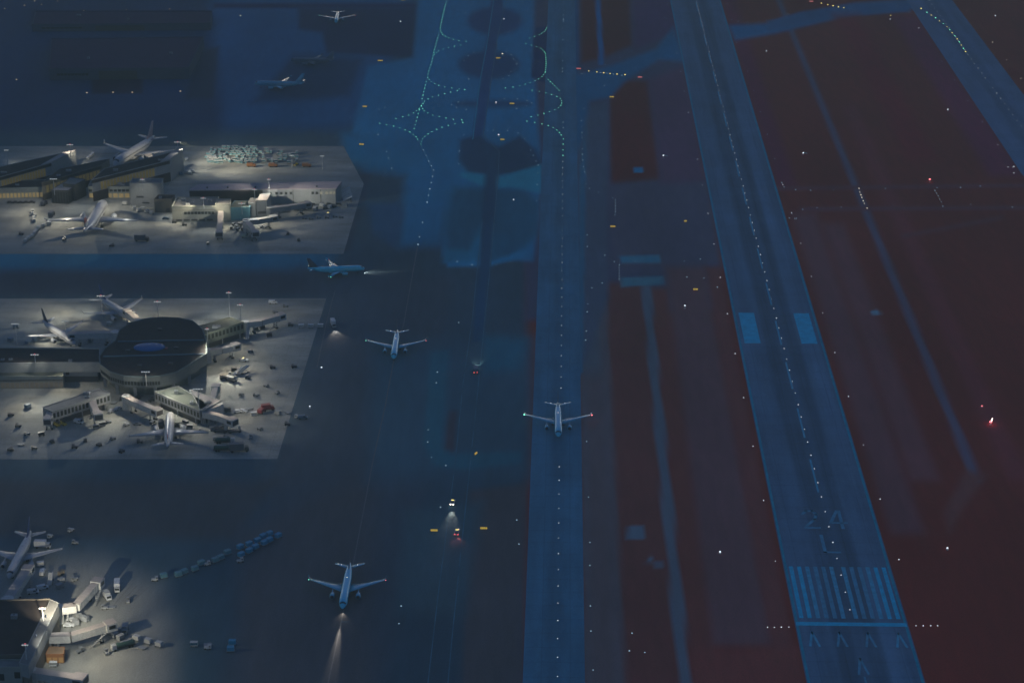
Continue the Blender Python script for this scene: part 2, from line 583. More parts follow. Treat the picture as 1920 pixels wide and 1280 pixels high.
def sheet(name, poly, z, m, label, cat, px=True):
    pts = [P(*p) if px else Vector((p[0], p[1], 0)) for p in poly]
    mb = MB()
    a = sum(p.x * q.y - q.x * p.y for p, q in zip(pts, pts[1:] + pts[:1]))
    if a < 0:
        pts.reverse()
    mb.quad([Vector((p.x, p.y, z)) for p in pts])
    o = mb.build(name, m)
    return tag(o, label, cat, kind='structure')


# ------------------------------------------------------------------ pavement materials
def pave(name, c, lanes=None, joints=0.0, stain=0.3, rough=0.85, spec=0.12, streak=(1, 0.12, 1), sscale=0.09, fine=0.1):
    """worn pavement: streaks along the traffic, blotches, slab joints and rubber lanes"""
    m = bpy.data.materials.new(name)
    m.use_nodes = True
    nt = m.node_tree
    L = nt.links.new
    b = nt.nodes['Principled BSDF']
    b.inputs['Roughness'].default_value = rough
    b.inputs['Specular IOR Level'].default_value = spec
    tc = nt.nodes.new('ShaderNodeTexCoord')

    def math_(op, a, bb):
        n = nt.nodes.new('ShaderNodeMath')
        n.operation = op
        for i, q in enumerate((a, bb)):
            if isinstance(q, (int, float)):
                n.inputs[i].default_value = q
            else:
                L(q, n.inputs[i])
        return n.outputs[0]

    def noise(scale, st, lo, hi, det=6):
        mp = nt.nodes.new('ShaderNodeMapping')
        mp.inputs['Scale'].default_value = st
        L(tc.outputs['Object'], mp.inputs[0])
        no = nt.nodes.new('ShaderNodeTexNoise')
        no.inputs['Scale'].default_value = scale
        no.inputs['Detail'].default_value = det
        no.inputs['Roughness'].default_value = 0.62
        L(mp.outputs[0], no.inputs['Vector'])
        mr = nt.nodes.new('ShaderNodeMapRange')
        mr.inputs[1].default_value, mr.inputs[2].default_value = 0.3, 0.7
        mr.inputs[3].default_value, mr.inputs[4].default_value = lo, hi
        L(no.outputs[0], mr.inputs[0])
        return mr.outputs[0]

    f = math_('MULTIPLY', noise(sscale, streak, 1 - stain, 1 + stain * 0.6), noise(0.9, (1, 1, 1), 1 - fine, 1 + fine))
    f = math_('MULTIPLY', f, noise(0.03, (1, 1, 1), 0.85, 1.12))
    sep = nt.nodes.new('ShaderNodeSeparateXYZ')
    L(tc.outputs['Object'], sep.inputs[0])
    if joints:
        for ax in (0, 1):
            fr = math_('ABSOLUTE', math_('SUBTRACT', math_('FRACT', math_('DIVIDE', sep.outputs[ax], joints), 0), 0.5), 0)
            g = math_('LESS_THAN', fr, 0.022)
            f = math_('MULTIPLY', f, math_('SUBTRACT', 1.0, math_('MULTIPLY', g, 0.16)))
    if lanes:
        for cx, w, amt in lanes:
            d = math_('ABSOLUTE', math_('SUBTRACT', sep.outputs[0], cx), 0)
            mr = nt.nodes.new('ShaderNodeMapRange')
            mr.interpolation_type = 'SMOOTHSTEP'
            mr.inputs[1].default_value, mr.inputs[2].default_value = w * 0.35, w
            mr.inputs[3].default_value, mr.inputs[4].default_value = 1 - amt, 1
            L(d, mr.inputs[0])
            f = math_('MULTIPLY', f, mr.outputs[0])
    v = nt.nodes.new('ShaderNodeVectorMath')
    v.operation = 'SCALE'
    v.inputs[0].default_value = c
    L(f, v.inputs['Scale'])
    L(v.outputs[0], b.inputs['Base Color'])
    return m


def placed(o, loc, rz):
    """give a world-space mesh the local frame (loc, rz) so that its texture runs along the traffic"""
    M = Matrix.Translation(loc) @ Matrix.Rotation(rz, 4, 'Z')
    o.data.transform(M.inverted())
    o.matrix_world = M
    return o


# long straight taxiway
tw = sheet('taxiway', strip(980, 1097, -330, 1700), 0.02,
           pave('taxiway_asphalt', alb((31, 55, 82)), lanes=[(0, 4.5, 0.14), (-7, 3, -0.06), (7, 3, -0.06)], stain=0.26, joints=11.5),
           'long straight taxiway with a row of centreline lights', 'taxiway')
placed(tw, P(bx(1042, 900), 900), -PSI)

# near runway with displaced threshold; local x across, y along, origin on the threshold centreline
TH = P(bx(1624, 1173), 1173)
rw = MB()
rw.quad([(-23.4, -330, 0), (23.4, -330, 0), (23.4, 1500, 0), (-23.4, 1500, 0)])
rw_o = rw.build('runway', pave('runway_asphalt', alb((35, 54, 80)), stain=0.28, joints=11.5,
                               lanes=[(0, 4, 0.2), (-5.5, 5, 0.28), (6.5, 5, 0.28), (14, 7, -0.1)], sscale=0.12, streak=(1, 0.05, 1)))
rw_o.location = TH + Vector((0, 0, 0.024))
rw_o.rotation_euler = (0, 0, -PSI)
tag(rw_o, 'near runway with threshold stripes and worn white numbers', 'runway', kind='structure')
rpaint = mat('worn_runway_paint', alb((22, 72, 111), cap=.85), 0.8, 0.15, noise=0.22, nscale=0.25)
rpaint2 = mat('faded_runway_paint', alb((33, 67, 100), cap=.8), 0.85, 0.1, noise=0.3, nscale=0.4)
rpaint3 = mat('rubbed_runway_paint', alb((34, 62, 92)), 0.85, 0.1, noise=0.3, nscale=0.4)
rpaint4 = mat('old_edge_paint', alb((24, 62, 90)), 0.85, 0.1, noise=0.25, nscale=0.2)


def mark(name, quads, m, parent=rw_o, z=0.006):
    mb = MB()
    for q in quads:
        mb.quad([(x, y, z) for x, y in q])
    return mb.build(name, m, parent)


def rect(x0, x1, y0, y1):
    return [(x0, y0), (x1, y0), (x1, y1), (x0, y1)]


for s in (-1, 1):
    mark('edge_line', [rect(s * 22.4 - 0.5, s * 22.4 + 0.5, -320, 0), rect(s * 22.4 - 0.5, s * 22.4 + 0.5, 3.2, 1490)], rpaint4)
    mark('aiming_point_marking', [rect(s * 15.6 - 4.4, s * 15.6 + 4.4, 310, 356)], rpaint)
mark('threshold_bar', [rect(-22.9, 22.9, 0, 3.0)], rpaint)
for i in range(12):
    s = -1 if i < 6 else 1
    k = (5 - i) if i < 6 else (i - 6)
    x = s * (2.6 + k * 3.5)
    mark('threshold_stripe', [rect(x - 0.88, x + 0.88, 6.2, 51.5)], rpaint if k > 3 else (rpaint2 if k in (0, 3) else rpaint3))
mark('centreline_dash', [rect(-0.45, 0.45, y, y + 36) for y in range(125, 1480, 61)], rpaint2)


def strokes(segs, x0, y0, w, h, t=1.0):
    q = []
    for (ax, ay), (cx, cy) in segs:
        p, r = Vector((x0 + ax * w, y0 + ay * h)), Vector((x0 + cx * w, y0 + cy * h))
        d = (r - p).normalized()
        n = Vector((-d.y, d.x)) * t / 2
        e = d * t / 2
        q.append([tuple(p - e - n), tuple(r + e - n), tuple(r + e + n), tuple(p - e + n)])
    return q


two = [((0, .82), (.25, 1)), ((.25, 1), (.78, 1)), ((.78, 1), (1, .78)), ((1, .78), (.8, .5)), ((.8, .5), (.1, .12)), ((0, 0), (1, 0))]
four = [((.7, 0), (.7, 1)), ((.55, 1), (0, .32)), ((0, .3), (1, .3))]
ell_ = [((0, 0), (0, 1)), ((0, 0), (1, 0))]
mark('runway_number', strokes(two, -9.6, 88.5, 6, 17, 1.5), rpaint3)
mark('runway_number', strokes(four, 2.2, 88.5, 7, 17, 1.5), rpaint3)
mark('runway_letter', strokes(ell_, -3.6, 65, 6.2, 16, 1.5), rpaint3)
for x, y0, y1, mm in ((-17, -16.5, -5.4, rpaint2), (-5.8, -16.5, -5.4, rpaint3), (5.8, -16.5, -5.4, rpaint3), (18.3, -16.5, -5.4, rpaint2), (0, -38, -26, rpaint3)):
    mark('arrow_marking', strokes([((0, 0), (.5, 1)), ((.5, 1), (1, 0))], x - 1.9, y0, 3.8, y1 - y0, 1.0) + ([rect(-0.4, 0.4, -62, -40)] if x == 0 else []), mm)

# far runway in the upper right
far = sheet('runway', strip(2551, 2750, -420, 420), 0.02,
            pave('far_runway_asphalt', alb((37, 55, 84)), stain=0.2, lanes=[(0, 9, 0.2), (17, 8, 0.12)]), 'far runway running off the top right corner', 'runway')
placed(far, P(bx(2650, 120), 120), -PSI)
for s in (-1, 1):
    mb = MB()
    mb.quad([(s * 20.6 - .45, -300, .006), (s * 20.6 + .45, -300, .006), (s * 20.6 + .45, 600, .006), (s * 20.6 - .45, 600, .006)])
    mb.build('edge_line', rpaint4, far)

# apron slabs in front of the terminals
conc = pave('apron_concrete', (0.36, 0.36, 0.32), joints=7.5, stain=0.34, streak=(0.35, 1, 1), sscale=0.07, fine=0.14)
conc_c = pave('old_apron_concrete', (0.27, 0.255, 0.22), joints=7.5, stain=0.34, streak=(0.5, 1, 1), sscale=0.07, fine=0.14)
placed(sheet('apron', [(-700, 476), (644, 476), (669, 390), (682, 345), (644, 274), (-700, 274)], 0.02, conc,
             'floodlit concrete apron around the far terminal', 'apron'), P(300, 400), -PSI)
placed(sheet('apron', [(-700, 862), (520, 860), (612, 559), (-700, 561)], 0.02, conc,
             'floodlit concrete apron around the round concourse', 'apron'), P(300, 700), -PSI)
line_y = mat('taxi_line_paint', alb((38, 50, 64)), 0.8, 0.1, noise=0.2, nscale=0.5)
line_c = mat('far_blue_line_paint', alb((26, 68, 100), dist=1800), 0.8, 0.1, noise=0.4, nscale=0.1)
line_b = mat('faded_blue_line_paint', alb((31, 52, 72)), 0.8, 0.1, noise=0.5, nscale=0.08)


def painted_line(name, pts, w, m, label, z=0.03):
    g = [P(*p) for p in pts]
    mb = MB()
    for a, b in zip(g[:-1], g[1:]):
        d = (b - a).normalized()
        n = Vector((-d.y, d.x, 0)) * w / 2
        mb.quad([a - n + Vector((0, 0, z)), b - n + Vector((0, 0, z)), b + n + Vector((0, 0, z)), a + n + Vector((0, 0, z))])
    o = mb.build(name, m)
    return tag(o, label, 'painted line', kind='structure')


painted_line('taxi_line', [(783, 462), (757, 607), (743, 650), (722, 762), (700, 860), (655, 1095), (643, 1150), (614, 1285), (592, 1400)], 0.55, line_y, 'pale taxi line leading to the taxiing aircraft')
painted_line('service_road_line', [(926, 0), (912, 90), (900, 152), (887, 258), (886, 262)], 0.5, line_c, 'left edge line of the far service road')
painted_line('service_road_line', [(950, 0), (934, 65), (921, 152), (906, 252), (936, 285), (934, 330), (921, 480), (905, 640), (885, 837), (864, 1035), (848, 1190), (838, 1300)], 0.5, line_b, 'right edge line of the service road')
painted_line('service_road_line', [(904, 415), (886, 595), (868, 720), (853, 872), (842, 955), (832, 1035), (822, 1110), (800, 1300)], 0.45, line_b, 'left edge line of the near service road')
painted_line('taxi_line', [(628, 545), (612, 605), (594, 690)], 0.4, line_y, 'short pale line crossing the dark apron edge')
for k in range(4):
    painted_line('stand_line', [(213 + 10 * k, 1134 - k), (246 + 11 * k, 1096 + k)], 0.35, line_y, 'one of four slanting stand lines by the lower left gates')
for pts in ([(430, 105), (545, 36)], [(390, 300), (600, 318)], [(1050, 430), (820, 440)], [(640, 1165), (655, 1165)]):
    painted_line('taxi_line', pts, 0.4, line_b, 'faint guide line across the dark apron')

# ------------------------------------------------------------------ buildings
def near_side(a, b):
    d = (b - a)
    n = Vector((d.y, -d.x, 0)).normalized()
    return n if n.y < 0 else -n


def panes(name, parent, a, b, z0, z1, n, m, frame=None, gap=0.12, off=0.06):
    """a row of n panes on the wall line a-b (places in plan), between heights z0 and z1"""
    nrm = near_side(a, b)
    mb = MB()
    for i in range(n):
        s, e = (i + gap) / n, (i + 1 - gap) / n
        p, q = a.lerp(b, s) + nrm * off, a.lerp(b, e) + nrm * off
        mb.quad([(p.x, p.y, z0), (q.x, q.y, z0), (q.x, q.y, z1), (p.x, p.y, z1)])
    return mb.build(name, m, parent, world=parent.location)


def roofpts(poly, h):
    return [P(x, y, h) for x, y in poly]


def block(parent, poly, h, wall, roof, z0=0.0, name='block', parapet=0.7, units=0, overhang=0.0):
    """a volume under the roof outline poly (survey points on the roof), with roof deck, parapet and plant"""
    pts = roofpts(poly, h)
    mb = MB().prism([(p.x, p.y) for p in pts], z0, h)
    o = mb.build(name, wall, parent, world=parent.location)
    c = sum(pts, Vector()) / len(pts)
    ins = [p.lerp(c, 0.012) for p in pts]
    mr = MB().prism([(p.x, p.y) for p in ins], h + 0.003, h + 0.12)
    mr.build('roof', roof, parent, world=parent.location)
    if parapet:
        mp = MB()
        n = len(pts)
        for i in range(n):
            a, b = pts[i], pts[(i + 1) % n]
            L = (b - a).length
            if L < 1:
                continue
            mid = (a + b) / 2
            mp.box((mid.x, mid.y, h + parapet / 2 + 0.004), (L + .3, 0.34, parapet), math.atan2(b.y - a.y, b.x - a.x))
        mp.build('parapet', wall, parent, world=parent.location)
    for k in range(units):
        t, u = random.uniform(.15, .85), random.uniform(.25, .75)
        p = pts[0].lerp(pts[1], t).lerp(pts[3].lerp(pts[2], t), u)
        w, d, hh = random.uniform(1.5, 3.5), random.uniform(1.2, 2.4), random.uniform(.8, 1.8)
        mu = MB().box((p.x, p.y, h + .13 + hh / 2), (w, d, hh), -PSI)
        mu.tube((p.x, p.y, h + .13 + hh), (p.x, p.y, h + .13 + hh + .25), .35, n=8, m=1)
        mu.build('roof_unit', [grey, darkmet], parent, world=parent.location)
    return pts


def root_at(name, label, cat, px, py, group=None):
    return thing(name, label, cat, P(px, py), 0, group)


# --- far terminal, row of slanting halls with amber window bands
def slant_hall(label, poly, h, band, zb, n, end=None, endroof=True):
    r = root_at('departure_hall', label, 'terminal hall', *poly[0], 'slanting halls of the far terminal')
    pts = block(r, poly, h, greywall if end else brown, roofdark, name='wall', parapet=0.5, units=2)
    a, b = pts[0], pts[1]
    panes('window_band', r, a.lerp(b, band[0]), a.lerp(b, band[1]), zb[0], zb[1], n, e_win)
    # dark cladding above and below the window band
    for z0, z1 in ((0.3, zb[0] - .3), (zb[1] + .3, h - .1)):
        panes('cladding', r, a, b, z0, z1, 1, roofdark, gap=0.0, off=0.03)
    if end:
        p = [a.lerp(b, .88), b, pts[2], pts[3].lerp(pts[2], .86)]
        MB().prism([(q.x, q.y) for q in p], h + .15, h + .9).build('end_roof', rooflight, r, world=r.location)
    return r


slant_hall('leftmost slanting hall with an amber window band, cut by the picture edge', [(-70, 352), (96, 306), (142, 283), (-40, 322)], 13, (.42, .93), (5.2, 10.6), 16, True)
slant_hall('middle slanting hall with an amber window band, between two like it', [(78, 344), (190, 311), (205, 299), (112, 318)], 12, (.06, .97), (4.8, 9.6), 15)
slant_hall('rightmost slanting hall, under the tail of the parked wide jet, with pale end wall', [(172, 338), (318, 301), (343, 281), (196, 317)], 15, (.1, .8), (7.0, 12.4), 17, True)

r = root_at('arcade_building', 'low dark arcade building with a warm lit base left of the small lobby', 'arcade building', 40, 372)
pts = block(r, [(-60, 356), (94, 352), (95, 338), (-60, 342)], 6.5, beige, roofdark, name='wall', units=2)
panes('lit_arcade', r, pts[0], pts[1], .3, 3.4, 22, e_hall, gap=.16)

r = root_at('glazed_lobby', 'small lobby with a stepped grey roof and dark glass sides by the far arcade', 'lobby building', 120, 385)
pts = block(r, [(96, 357), (127, 358), (148, 345), (118, 343)], 9, darkmet, rooflight, name='wall', parapet=.4)
panes('glazing', r, pts[0], pts[1], .5, 8, 6, glass)
panes('glazing', r, pts[1], pts[2], .5, 8, 9, glass)
block(r, [(118, 345), (140, 347), (160, 337), (132, 333)], 11, darkmet, roofgrey, name='upper_storey', parapet=.4)

r = root_at('plant_building', 'low warm lit building with roof machinery between the lobby and the pale block', 'plant building', 205, 372)
pts = block(r, [(165, 351), (243, 351), (244, 339), (170, 340)], 7.5, beige, roofgrey, name='wall', parapet=.5, units=9)
panes('lit_bay', r, pts[0], pts[1], .3, 3.2, 7, e_hall, gap=.14)
panes('window_band', r, pts[0], pts[1], 4.4, 6, 10, glass)

r = root_at('pale_block', 'tall windowless pale block in the middle of the far terminal', 'terminal block', 272, 388)
pts = block(r, [(243, 345), (302, 345), (306, 336), (248, 336)], 16, greywall, roofgrey, name='wall', units=3)
panes('louvre', r, pts[0].lerp(pts[1], .15), pts[0].lerp(pts[1], .45), 6.5, 7.8, 1, darkmet)
panes('louvre', r, pts[0].lerp(pts[1], .33), pts[0].lerp(pts[1], .62), 2.6, 3.6, 1, darkmet)

r = root_at('brown_annex', 'low brown annex at the left end of the beige gate building', 'annex', 305, 398)
pts = block(r, [(289, 375), (322, 375), (328, 367), (297, 367)], 8.5, brown, roofdark, name='wall', units=1)
panes('door', r, pts[0].lerp(pts[1], .62), pts[0].lerp(pts[1], .9), .1, 3, 1, darkmet)

r = root_at('gate_building', 'long low beige gate building with a window strip and railed roof', 'gate building', 360, 414)
pts = block(r, [(322, 389), (406, 388), (410, 371), (332, 372)], 10, beige, roofgrey, name='wall', parapet=.9, units=4)
a, b = pts[0], pts[1]
panes('window_strip', r, a.lerp(b, .26), a.lerp(b, .95), 5.2, 7.0, 9, glass)
panes('loading_bay', r, a.lerp(b, .06), a.lerp(b, .92), .8, 2.0, 5, darkmet)
panes('cornice', r, a, b, 7.9, 8.2, 1, brown, gap=0)
block(r, [(404, 384), (431, 384), (433, 374), (407, 374)], 11.5, beige, roofgrey, name='stair_tower', parapet=.5)

r = root_at('glass_corner_building', 'blue green glass corner building beside the beige gate building', 'glass building', 455, 405)
block(r, [(430, 390), (468, 389), (474, 376), (440, 377)], 8.5, tealp, roofteal, name='wall', parapet=.3)
pts = block(r, [(466, 381), (479, 381), (483, 372), (470, 372)], 10, greywall, roofgrey, name='stair_tower', parapet=.4)

r = root_at('white_cube_building', 'small pale building with a dark slot under the front of the long hall', 'gate building', 490, 408)
pts = block(r, [(480, 377), (500, 376), (508, 363), (489, 364)], 11, greywall, rooflight, name='wall', parapet=.3)
panes('slot_window', r, pts[0], pts[1], 2.2, 3.8, 1, darkmet)

r = root_at('long_hall', 'long hall with a pale lavender roof and a row of small square windows', 'terminal hall', 500, 383)
ev = [P(355, 357.5, 10), P(629, 354.5, 10)]
bk = [P(640, 341, 11.5), P(372, 347, 11.5)]
mb = MB().prism([(p.x, p.y) for p in ev + bk], 0, [10, 10, 11.5, 11.5])
mb.build('wall', greywall, r, world=r.location)
c = (ev[0] + ev[1] + bk[0] + bk[1]) / 4
mb = MB()
q = [p + (p - c).normalized() * .5 for p in ev + bk]
mb.prism([(p.x, p.y) for p in q], 10.004, [10.5, 10.5, 12, 12])
mb.build('roof', mat('lavender_roof', (0.46, 0.37, 0.36), .85, .15, noise=.1, nscale=.15), r, world=r.location)
for x in (507, 518, 527, 536, 545, 586, 594, 602, 612, 620, 626):
    t = (x - 355) / 274
    panes('window', r, ev[0].lerp(ev[1], t - .008), ev[0].lerp(ev[1], t + .008), 6.6, 8.3, 1, glass if x < 600 else e_winw, gap=0)
for x in (549, 601):
    t = (x - 355) / 274
    panes('wall_joint', r, ev[0].lerp(ev[1], t - .0025), ev[0].lerp(ev[1], t + .0025), .2, 9.8, 1, darkmet, gap=0)
for t in (.12, .26, .45, .87):
    p = ev[0].lerp(ev[1], t) + Vector((0, 2.5, 0))
    MB().box((p.x, p.y, 11.2), (1.1, 1.1, 1.0)).build('roof_vent', darkmet, r, world=r.location)
for t in (.36, .5, .63):
    p = bk[1].lerp(bk[0], t) + Vector((0, -3, 0))
    MB().tube((p.x, p.y, 11.4), (p.x, p.y, 13.2), .09).build('roof_mast', offwhite, r, world=r.location)
panes('painted_shade', r, ev[0], ev[0].lerp(ev[1], .5), .3, 9.7, 1, roofdark, gap=0)  # dark panel paints the shadow over the left half of the front
block(r, [(640, 381), (650, 381), (651, 377), (641, 377)], 3, greywall, roofgrey, name='end_hut', parapet=0)

# --- round concourse
r = root_at('round_concourse', 'round concourse with a dark two lobed roof and a blue skylight', 'concourse building', 283, 690)
H0 = 12.0
outl = [(387, 641), (387, 664), (374, 672), (356, 684), (330, 699), (300, 706), (268, 708), (232, 706), (206, 698), (188, 684), (186, 670), (196, 655), (216, 640), (224, 620), (245, 606), (272, 599), (303, 596), (335, 597), (362, 603), (380, 618)]
pts = roofpts(outl, H0)
cx = sum(pts, Vector()) / len(pts)
MB().prism([(cx.lerp(p, .86).x, cx.lerp(p, .86).y) for p in pts], 0, 6.2).build('lower_storey', mat('concourse_lower_wall', (.16, .17, .15), .8, .2, noise=.2, nscale=.4), r, world=r.location)
MB().prism([(p.x, p.y) for p in pts], 6.2, H0).build('upper_storey', mat('concourse_fascia', (.19, .2, .185), .7, .25, noise=.12, nscale=.5), r, world=r.location)
MB().prism([(cx.lerp(p, .985).x, cx.lerp(p, .985).y) for p in pts], H0 + .003, H0 + .35).build('roof', roofdark, r, world=r.location)
rim = MB()
for a, b in zip(pts, pts[1:] + pts[:1]):
    d = b - a
    rim.box(((a.x + b.x) / 2, (a.y + b.y) / 2, H0 + .33), (d.length + .2, .45, .65), math.atan2(d.y, d.x))
rim.build('parapet', mat('concourse_rim', (.17, .21, .2), .7, .25), r, world=r.location)
for a, b in zip(pts[5:11], pts[6:12]):
    panes('window_band', r, a, b, 7.6, 9.6, 6, glass, off=.08)
for a, b in ((pts[0], pts[1]),):
    n = Vector((1, 0, 0))
    mb = MB()
    for i in range(9):
        p, q = a.lerp(b, (i + .1) / 9) + n * .08, a.lerp(b, (i + .9) / 9) + n * .08
        mb.quad([(p.x, p.y, 7.4), (q.x, q.y, 7.4), (q.x, q.y, 10.4), (p.x, p.y, 10.4)])
    mb.build('side_window_band', glass, r, world=r.location)
for t in np.linspace(0, 1, 7):
    i = 3 + t * 7
    k = int(min(i, 9))
    p = pts[k].lerp(pts[k + 1], i - k)
    p = cx.lerp(p, .96)
    MB().box((p.x, p.y, 3.09), (1.5, 1.5, 6.15)).build('column', greywall, r, world=r.location)
for (x0, y0, x1, y1) in ((190, 669, 386, 664), (218, 641, 386, 638)):
    a, b = P(x0, y0, H0 + .4), P(x1, y1, H0 + .4)
    d = b - a
    MB().box(((a.x + b.x) / 2, (a.y + b.y) / 2, H0 + .65), (d.length * .96, .7, .6), math.atan2(d.y, d.x)).build('roof_ridge', mat('roof_ridge_metal', (.1, .18, .22), .6, .3), r, world=r.location)
cs_ = P(280, 651, H0 + .4)
mb = MB()
rings = []
for rr, z in ((8.4, 0), (8.1, .5), (5.2, 1.0), (.4, 1.3)):
    rings.append([(cs_.x + rr * math.cos(2 * math.pi * i / 24), cs_.y + rr * .68 * math.sin(2 * math.pi * i / 24), H0 + .36 + z) for i in range(24)])
mb.loft(rings).build('skylight', skyblue, r, world=r.location)
for x, y in ((240, 660), (330, 655), (300, 620), (262, 688), (320, 684)):
    p = P(x, y, H0)
    MB().box((p.x, p.y, H0 + .9), (2.2, 1.6, 1.0), -PSI).build('roof_unit', darkmet, r, world=r.location)
p = P(312, 655, H0)
MB().box((p.x, p.y, H0 + .7), (1.2, 2.4, .6), -PSI).build('roof_hatch', redp, r, world=r.location)
a, b = P(352, 712), P(368, 707)
panes('lit_doorway', r, P(345, 706), P(369, 702), .3, 4.6, 3, e_hall, off=-6.2)

r = root_at('connector_building', 'long dark roofed connector running from the left edge to the round concourse', 'connector building', 60, 735)
block(r, [(-120, 684), (118, 681), (188, 681), (187, 655), (-120, 652)], 11.5, greywall, roofdark, name='upper_storey', z0=6.5, units=3)
pts = block(r, [(-120, 708), (118, 706), (120, 684), (-120, 686)], 6.5, beige, roofteal, name='lower_storey', parapet=.5)
panes('lit_arcade', r, pts[0], pts[1], .3, 3.6, 26, mat('lit_arcade_dim', (.3, .26, .2), .7, .2, emit=(1, .75, .42), estr=.035), gap=.12)
panes('canopy', r, pts[0], pts[1], 4.4, 5.0, 1, brown, gap=0, off=.4)
p2 = block(r, [(119, 690), (182, 690), (186, 681), (124, 681)], 8.2, grey, roofgrey, z0=3.6, name='gate_lounge', parapet=.5)
MB().prism([(p.x, p.y + .7) for p in p2], 0, 3.6).build('undercroft', darkmet, r, world=r.location)
panes('window', r, p2[0].lerp(p2[1], .04), p2[0].lerp(p2[1], .18), 4.4, 7.4, 1, glass)


def pier(label, poly, h, wall, roof, n, extra=None, mw=None):
    r = root_at('gate_pier', label, 'gate pier', *poly[0], 'gate piers round the concourse')
    pts = block(r, poly, h, wall, roof, z0=3.2, name='upper_floor', parapet=.35, units=2)
    c = sum(pts, Vector()) / len(pts)
    MB().prism([(c.lerp(p, .86).x, c.lerp(p, .86).y) for p in pts], 0, 3.2).build('ground_floor', darkmet, r, world=r.location)
    a, b = pts[0], pts[1]
    panes('window_row', r, a, b, h - 3.6, h - .9, n, mw or glass, gap=.2)
    for t in (.1, .5, .9):
        p = a.lerp(b, t)
        MB().tube((p.x, p.y, 0), (p.x, p.y, 3.19), .35).build('column', greywall, r, world=r.location)
    return r


pier('dark roofed gate pier reaching right and away behind the round concourse', [(374, 630), (457, 604), (430, 595), (372, 612)], 9, mat('pier_wall_green', (.24, .26, .19), .75, .2, noise=.15, nscale=.5), roofteal, 12)
pier('gate pier with dark roof and white window posts, below right of the round concourse', [(290, 735), (374, 771), (392, 758), (334, 724)], 8, greywall, roofteal, 14)
pier('short pale roofed gate pier beside the nearer one, below right of the round concourse', [(376, 769), (384, 768), (414, 752), (356, 730)], 8, greywall, rooflight, 3)
pier('grey roofed gate pier reaching down left from the round concourse', [(98, 772), (206, 738), (188, 728), (80, 764)], 8, greywall, roofgrey, 16)

# --- lower left terminal
r = root_at('near_terminal', 'near terminal with a large dark flat roof at the lower left', 'terminal building', 40, 1200)
block(r, [(-160, 1236), (44, 1228), (96, 1124), (-160, 1130)], 12, brown, roofdark, name='wall', units=4)
r = root_at('elevated_walkway', 'pale roofed walkway climbing along the right side of the near terminal', 'walkway', 75, 1190)
pts = block(r, [(36, 1243), (53, 1248), (110, 1131), (95, 1124)], 13, greywall, roofgrey, z0=7.5, name='corridor', parapet=.3)
MB().prism([(p.x, p.y) for p in (pts[0].lerp(pts[1], .3), pts[0].lerp(pts[1], .9), pts[3].lerp(pts[2], .9), pts[3].lerp(pts[2], .3))], 0, 7.45).build('lower_wall', brown, r, world=r.location)
r = root_at('gatehouse', 'beige two storey gatehouse in the bottom left corner', 'gatehouse', 20, 1300)
pts = block(r, [(-120, 1252), (40, 1252), (42, 1238), (-120, 1238)], 11, beige, roofgrey, name='wall', units=2)
panes('window', r, pts[0].lerp(pts[1], .62), pts[0].lerp(pts[1], .8), 5.5, 8.5, 2, glass)
panes('window', r, pts[0].lerp(pts[1], .9), pts[0].lerp(pts[1], .99), 6.5, 9.3, 1, glass)
panes('lit_doorway', r, pts[0].lerp(pts[1], .55), pts[0].lerp(pts[1], .78), .3, 3.2, 4, e_hall)
r = root_at('storage_shed', 'orange brown lit shed under the lower left walkway', 'shed', 100, 1240)
pts = block(r, [(86, 1226), (119, 1226), (121, 1213), (93, 1212)], 4, orangep, mat('rust_roof', (.3, .2, .12), .8, .2, noise=.2), name='wall', parapet=.2)
panes('open_front', r, pts[0], pts[1], .3, 2.6, 3, mat('lit_shed_inside', (.5, .3, .12), .7, .2, emit=(1, .55, .2), estr=.05))
r = root_at('tool_rack', 'low rack of pipes and pallets beside the orange shed', 'rack', 112, 1206)
for k in range(4):
    a, b = P(103, 1206 - 2.5 * k), P(121, 1206 - 2.5 * k)
    MB().box(((a.x + b.x) / 2, a.y, .5 + .22 * k), ((b - a).length, .5, .4)).build('pallet', [brown, redp, grey, brown][k], r, world=r.location)

# --- dim hotel and car park blocks beyond the far terminal
for lab, poly, h, wl in (('wide unlit flat roofed building with a dark doorway beyond the far terminal', [(92, 130), (354, 128), (382, 70), (96, 74)], 9, greywall),
                         ('long low unlit shed along the top edge beyond the wide dark building', [(60, 47), (395, 44), (398, 22), (66, 22)], 6, brown)):
    r = root_at('unlit_building', lab, 'building', *poly[0])
    wl = mat('unlit_wall', alb((33, 46, 61), dist=1700), .9, .05, noise=.12, nscale=.1)
    pts = block(r, poly, h, wl, mat('unlit_roof', alb((32, 42, 56), dist=1700), .9, .05, noise=.12, nscale=.1), name='wall', parapet=.6, units=2)
    panes('window_row', r, pts[0].lerp(pts[1], .05), pts[0].lerp(pts[1], .28), h * .4, h * .6, 9, glass)
    panes('doorway', r, pts[0].lerp(pts[1], .31), pts[0].lerp(pts[1], .67), .2, h * .8, 1, darkmet)


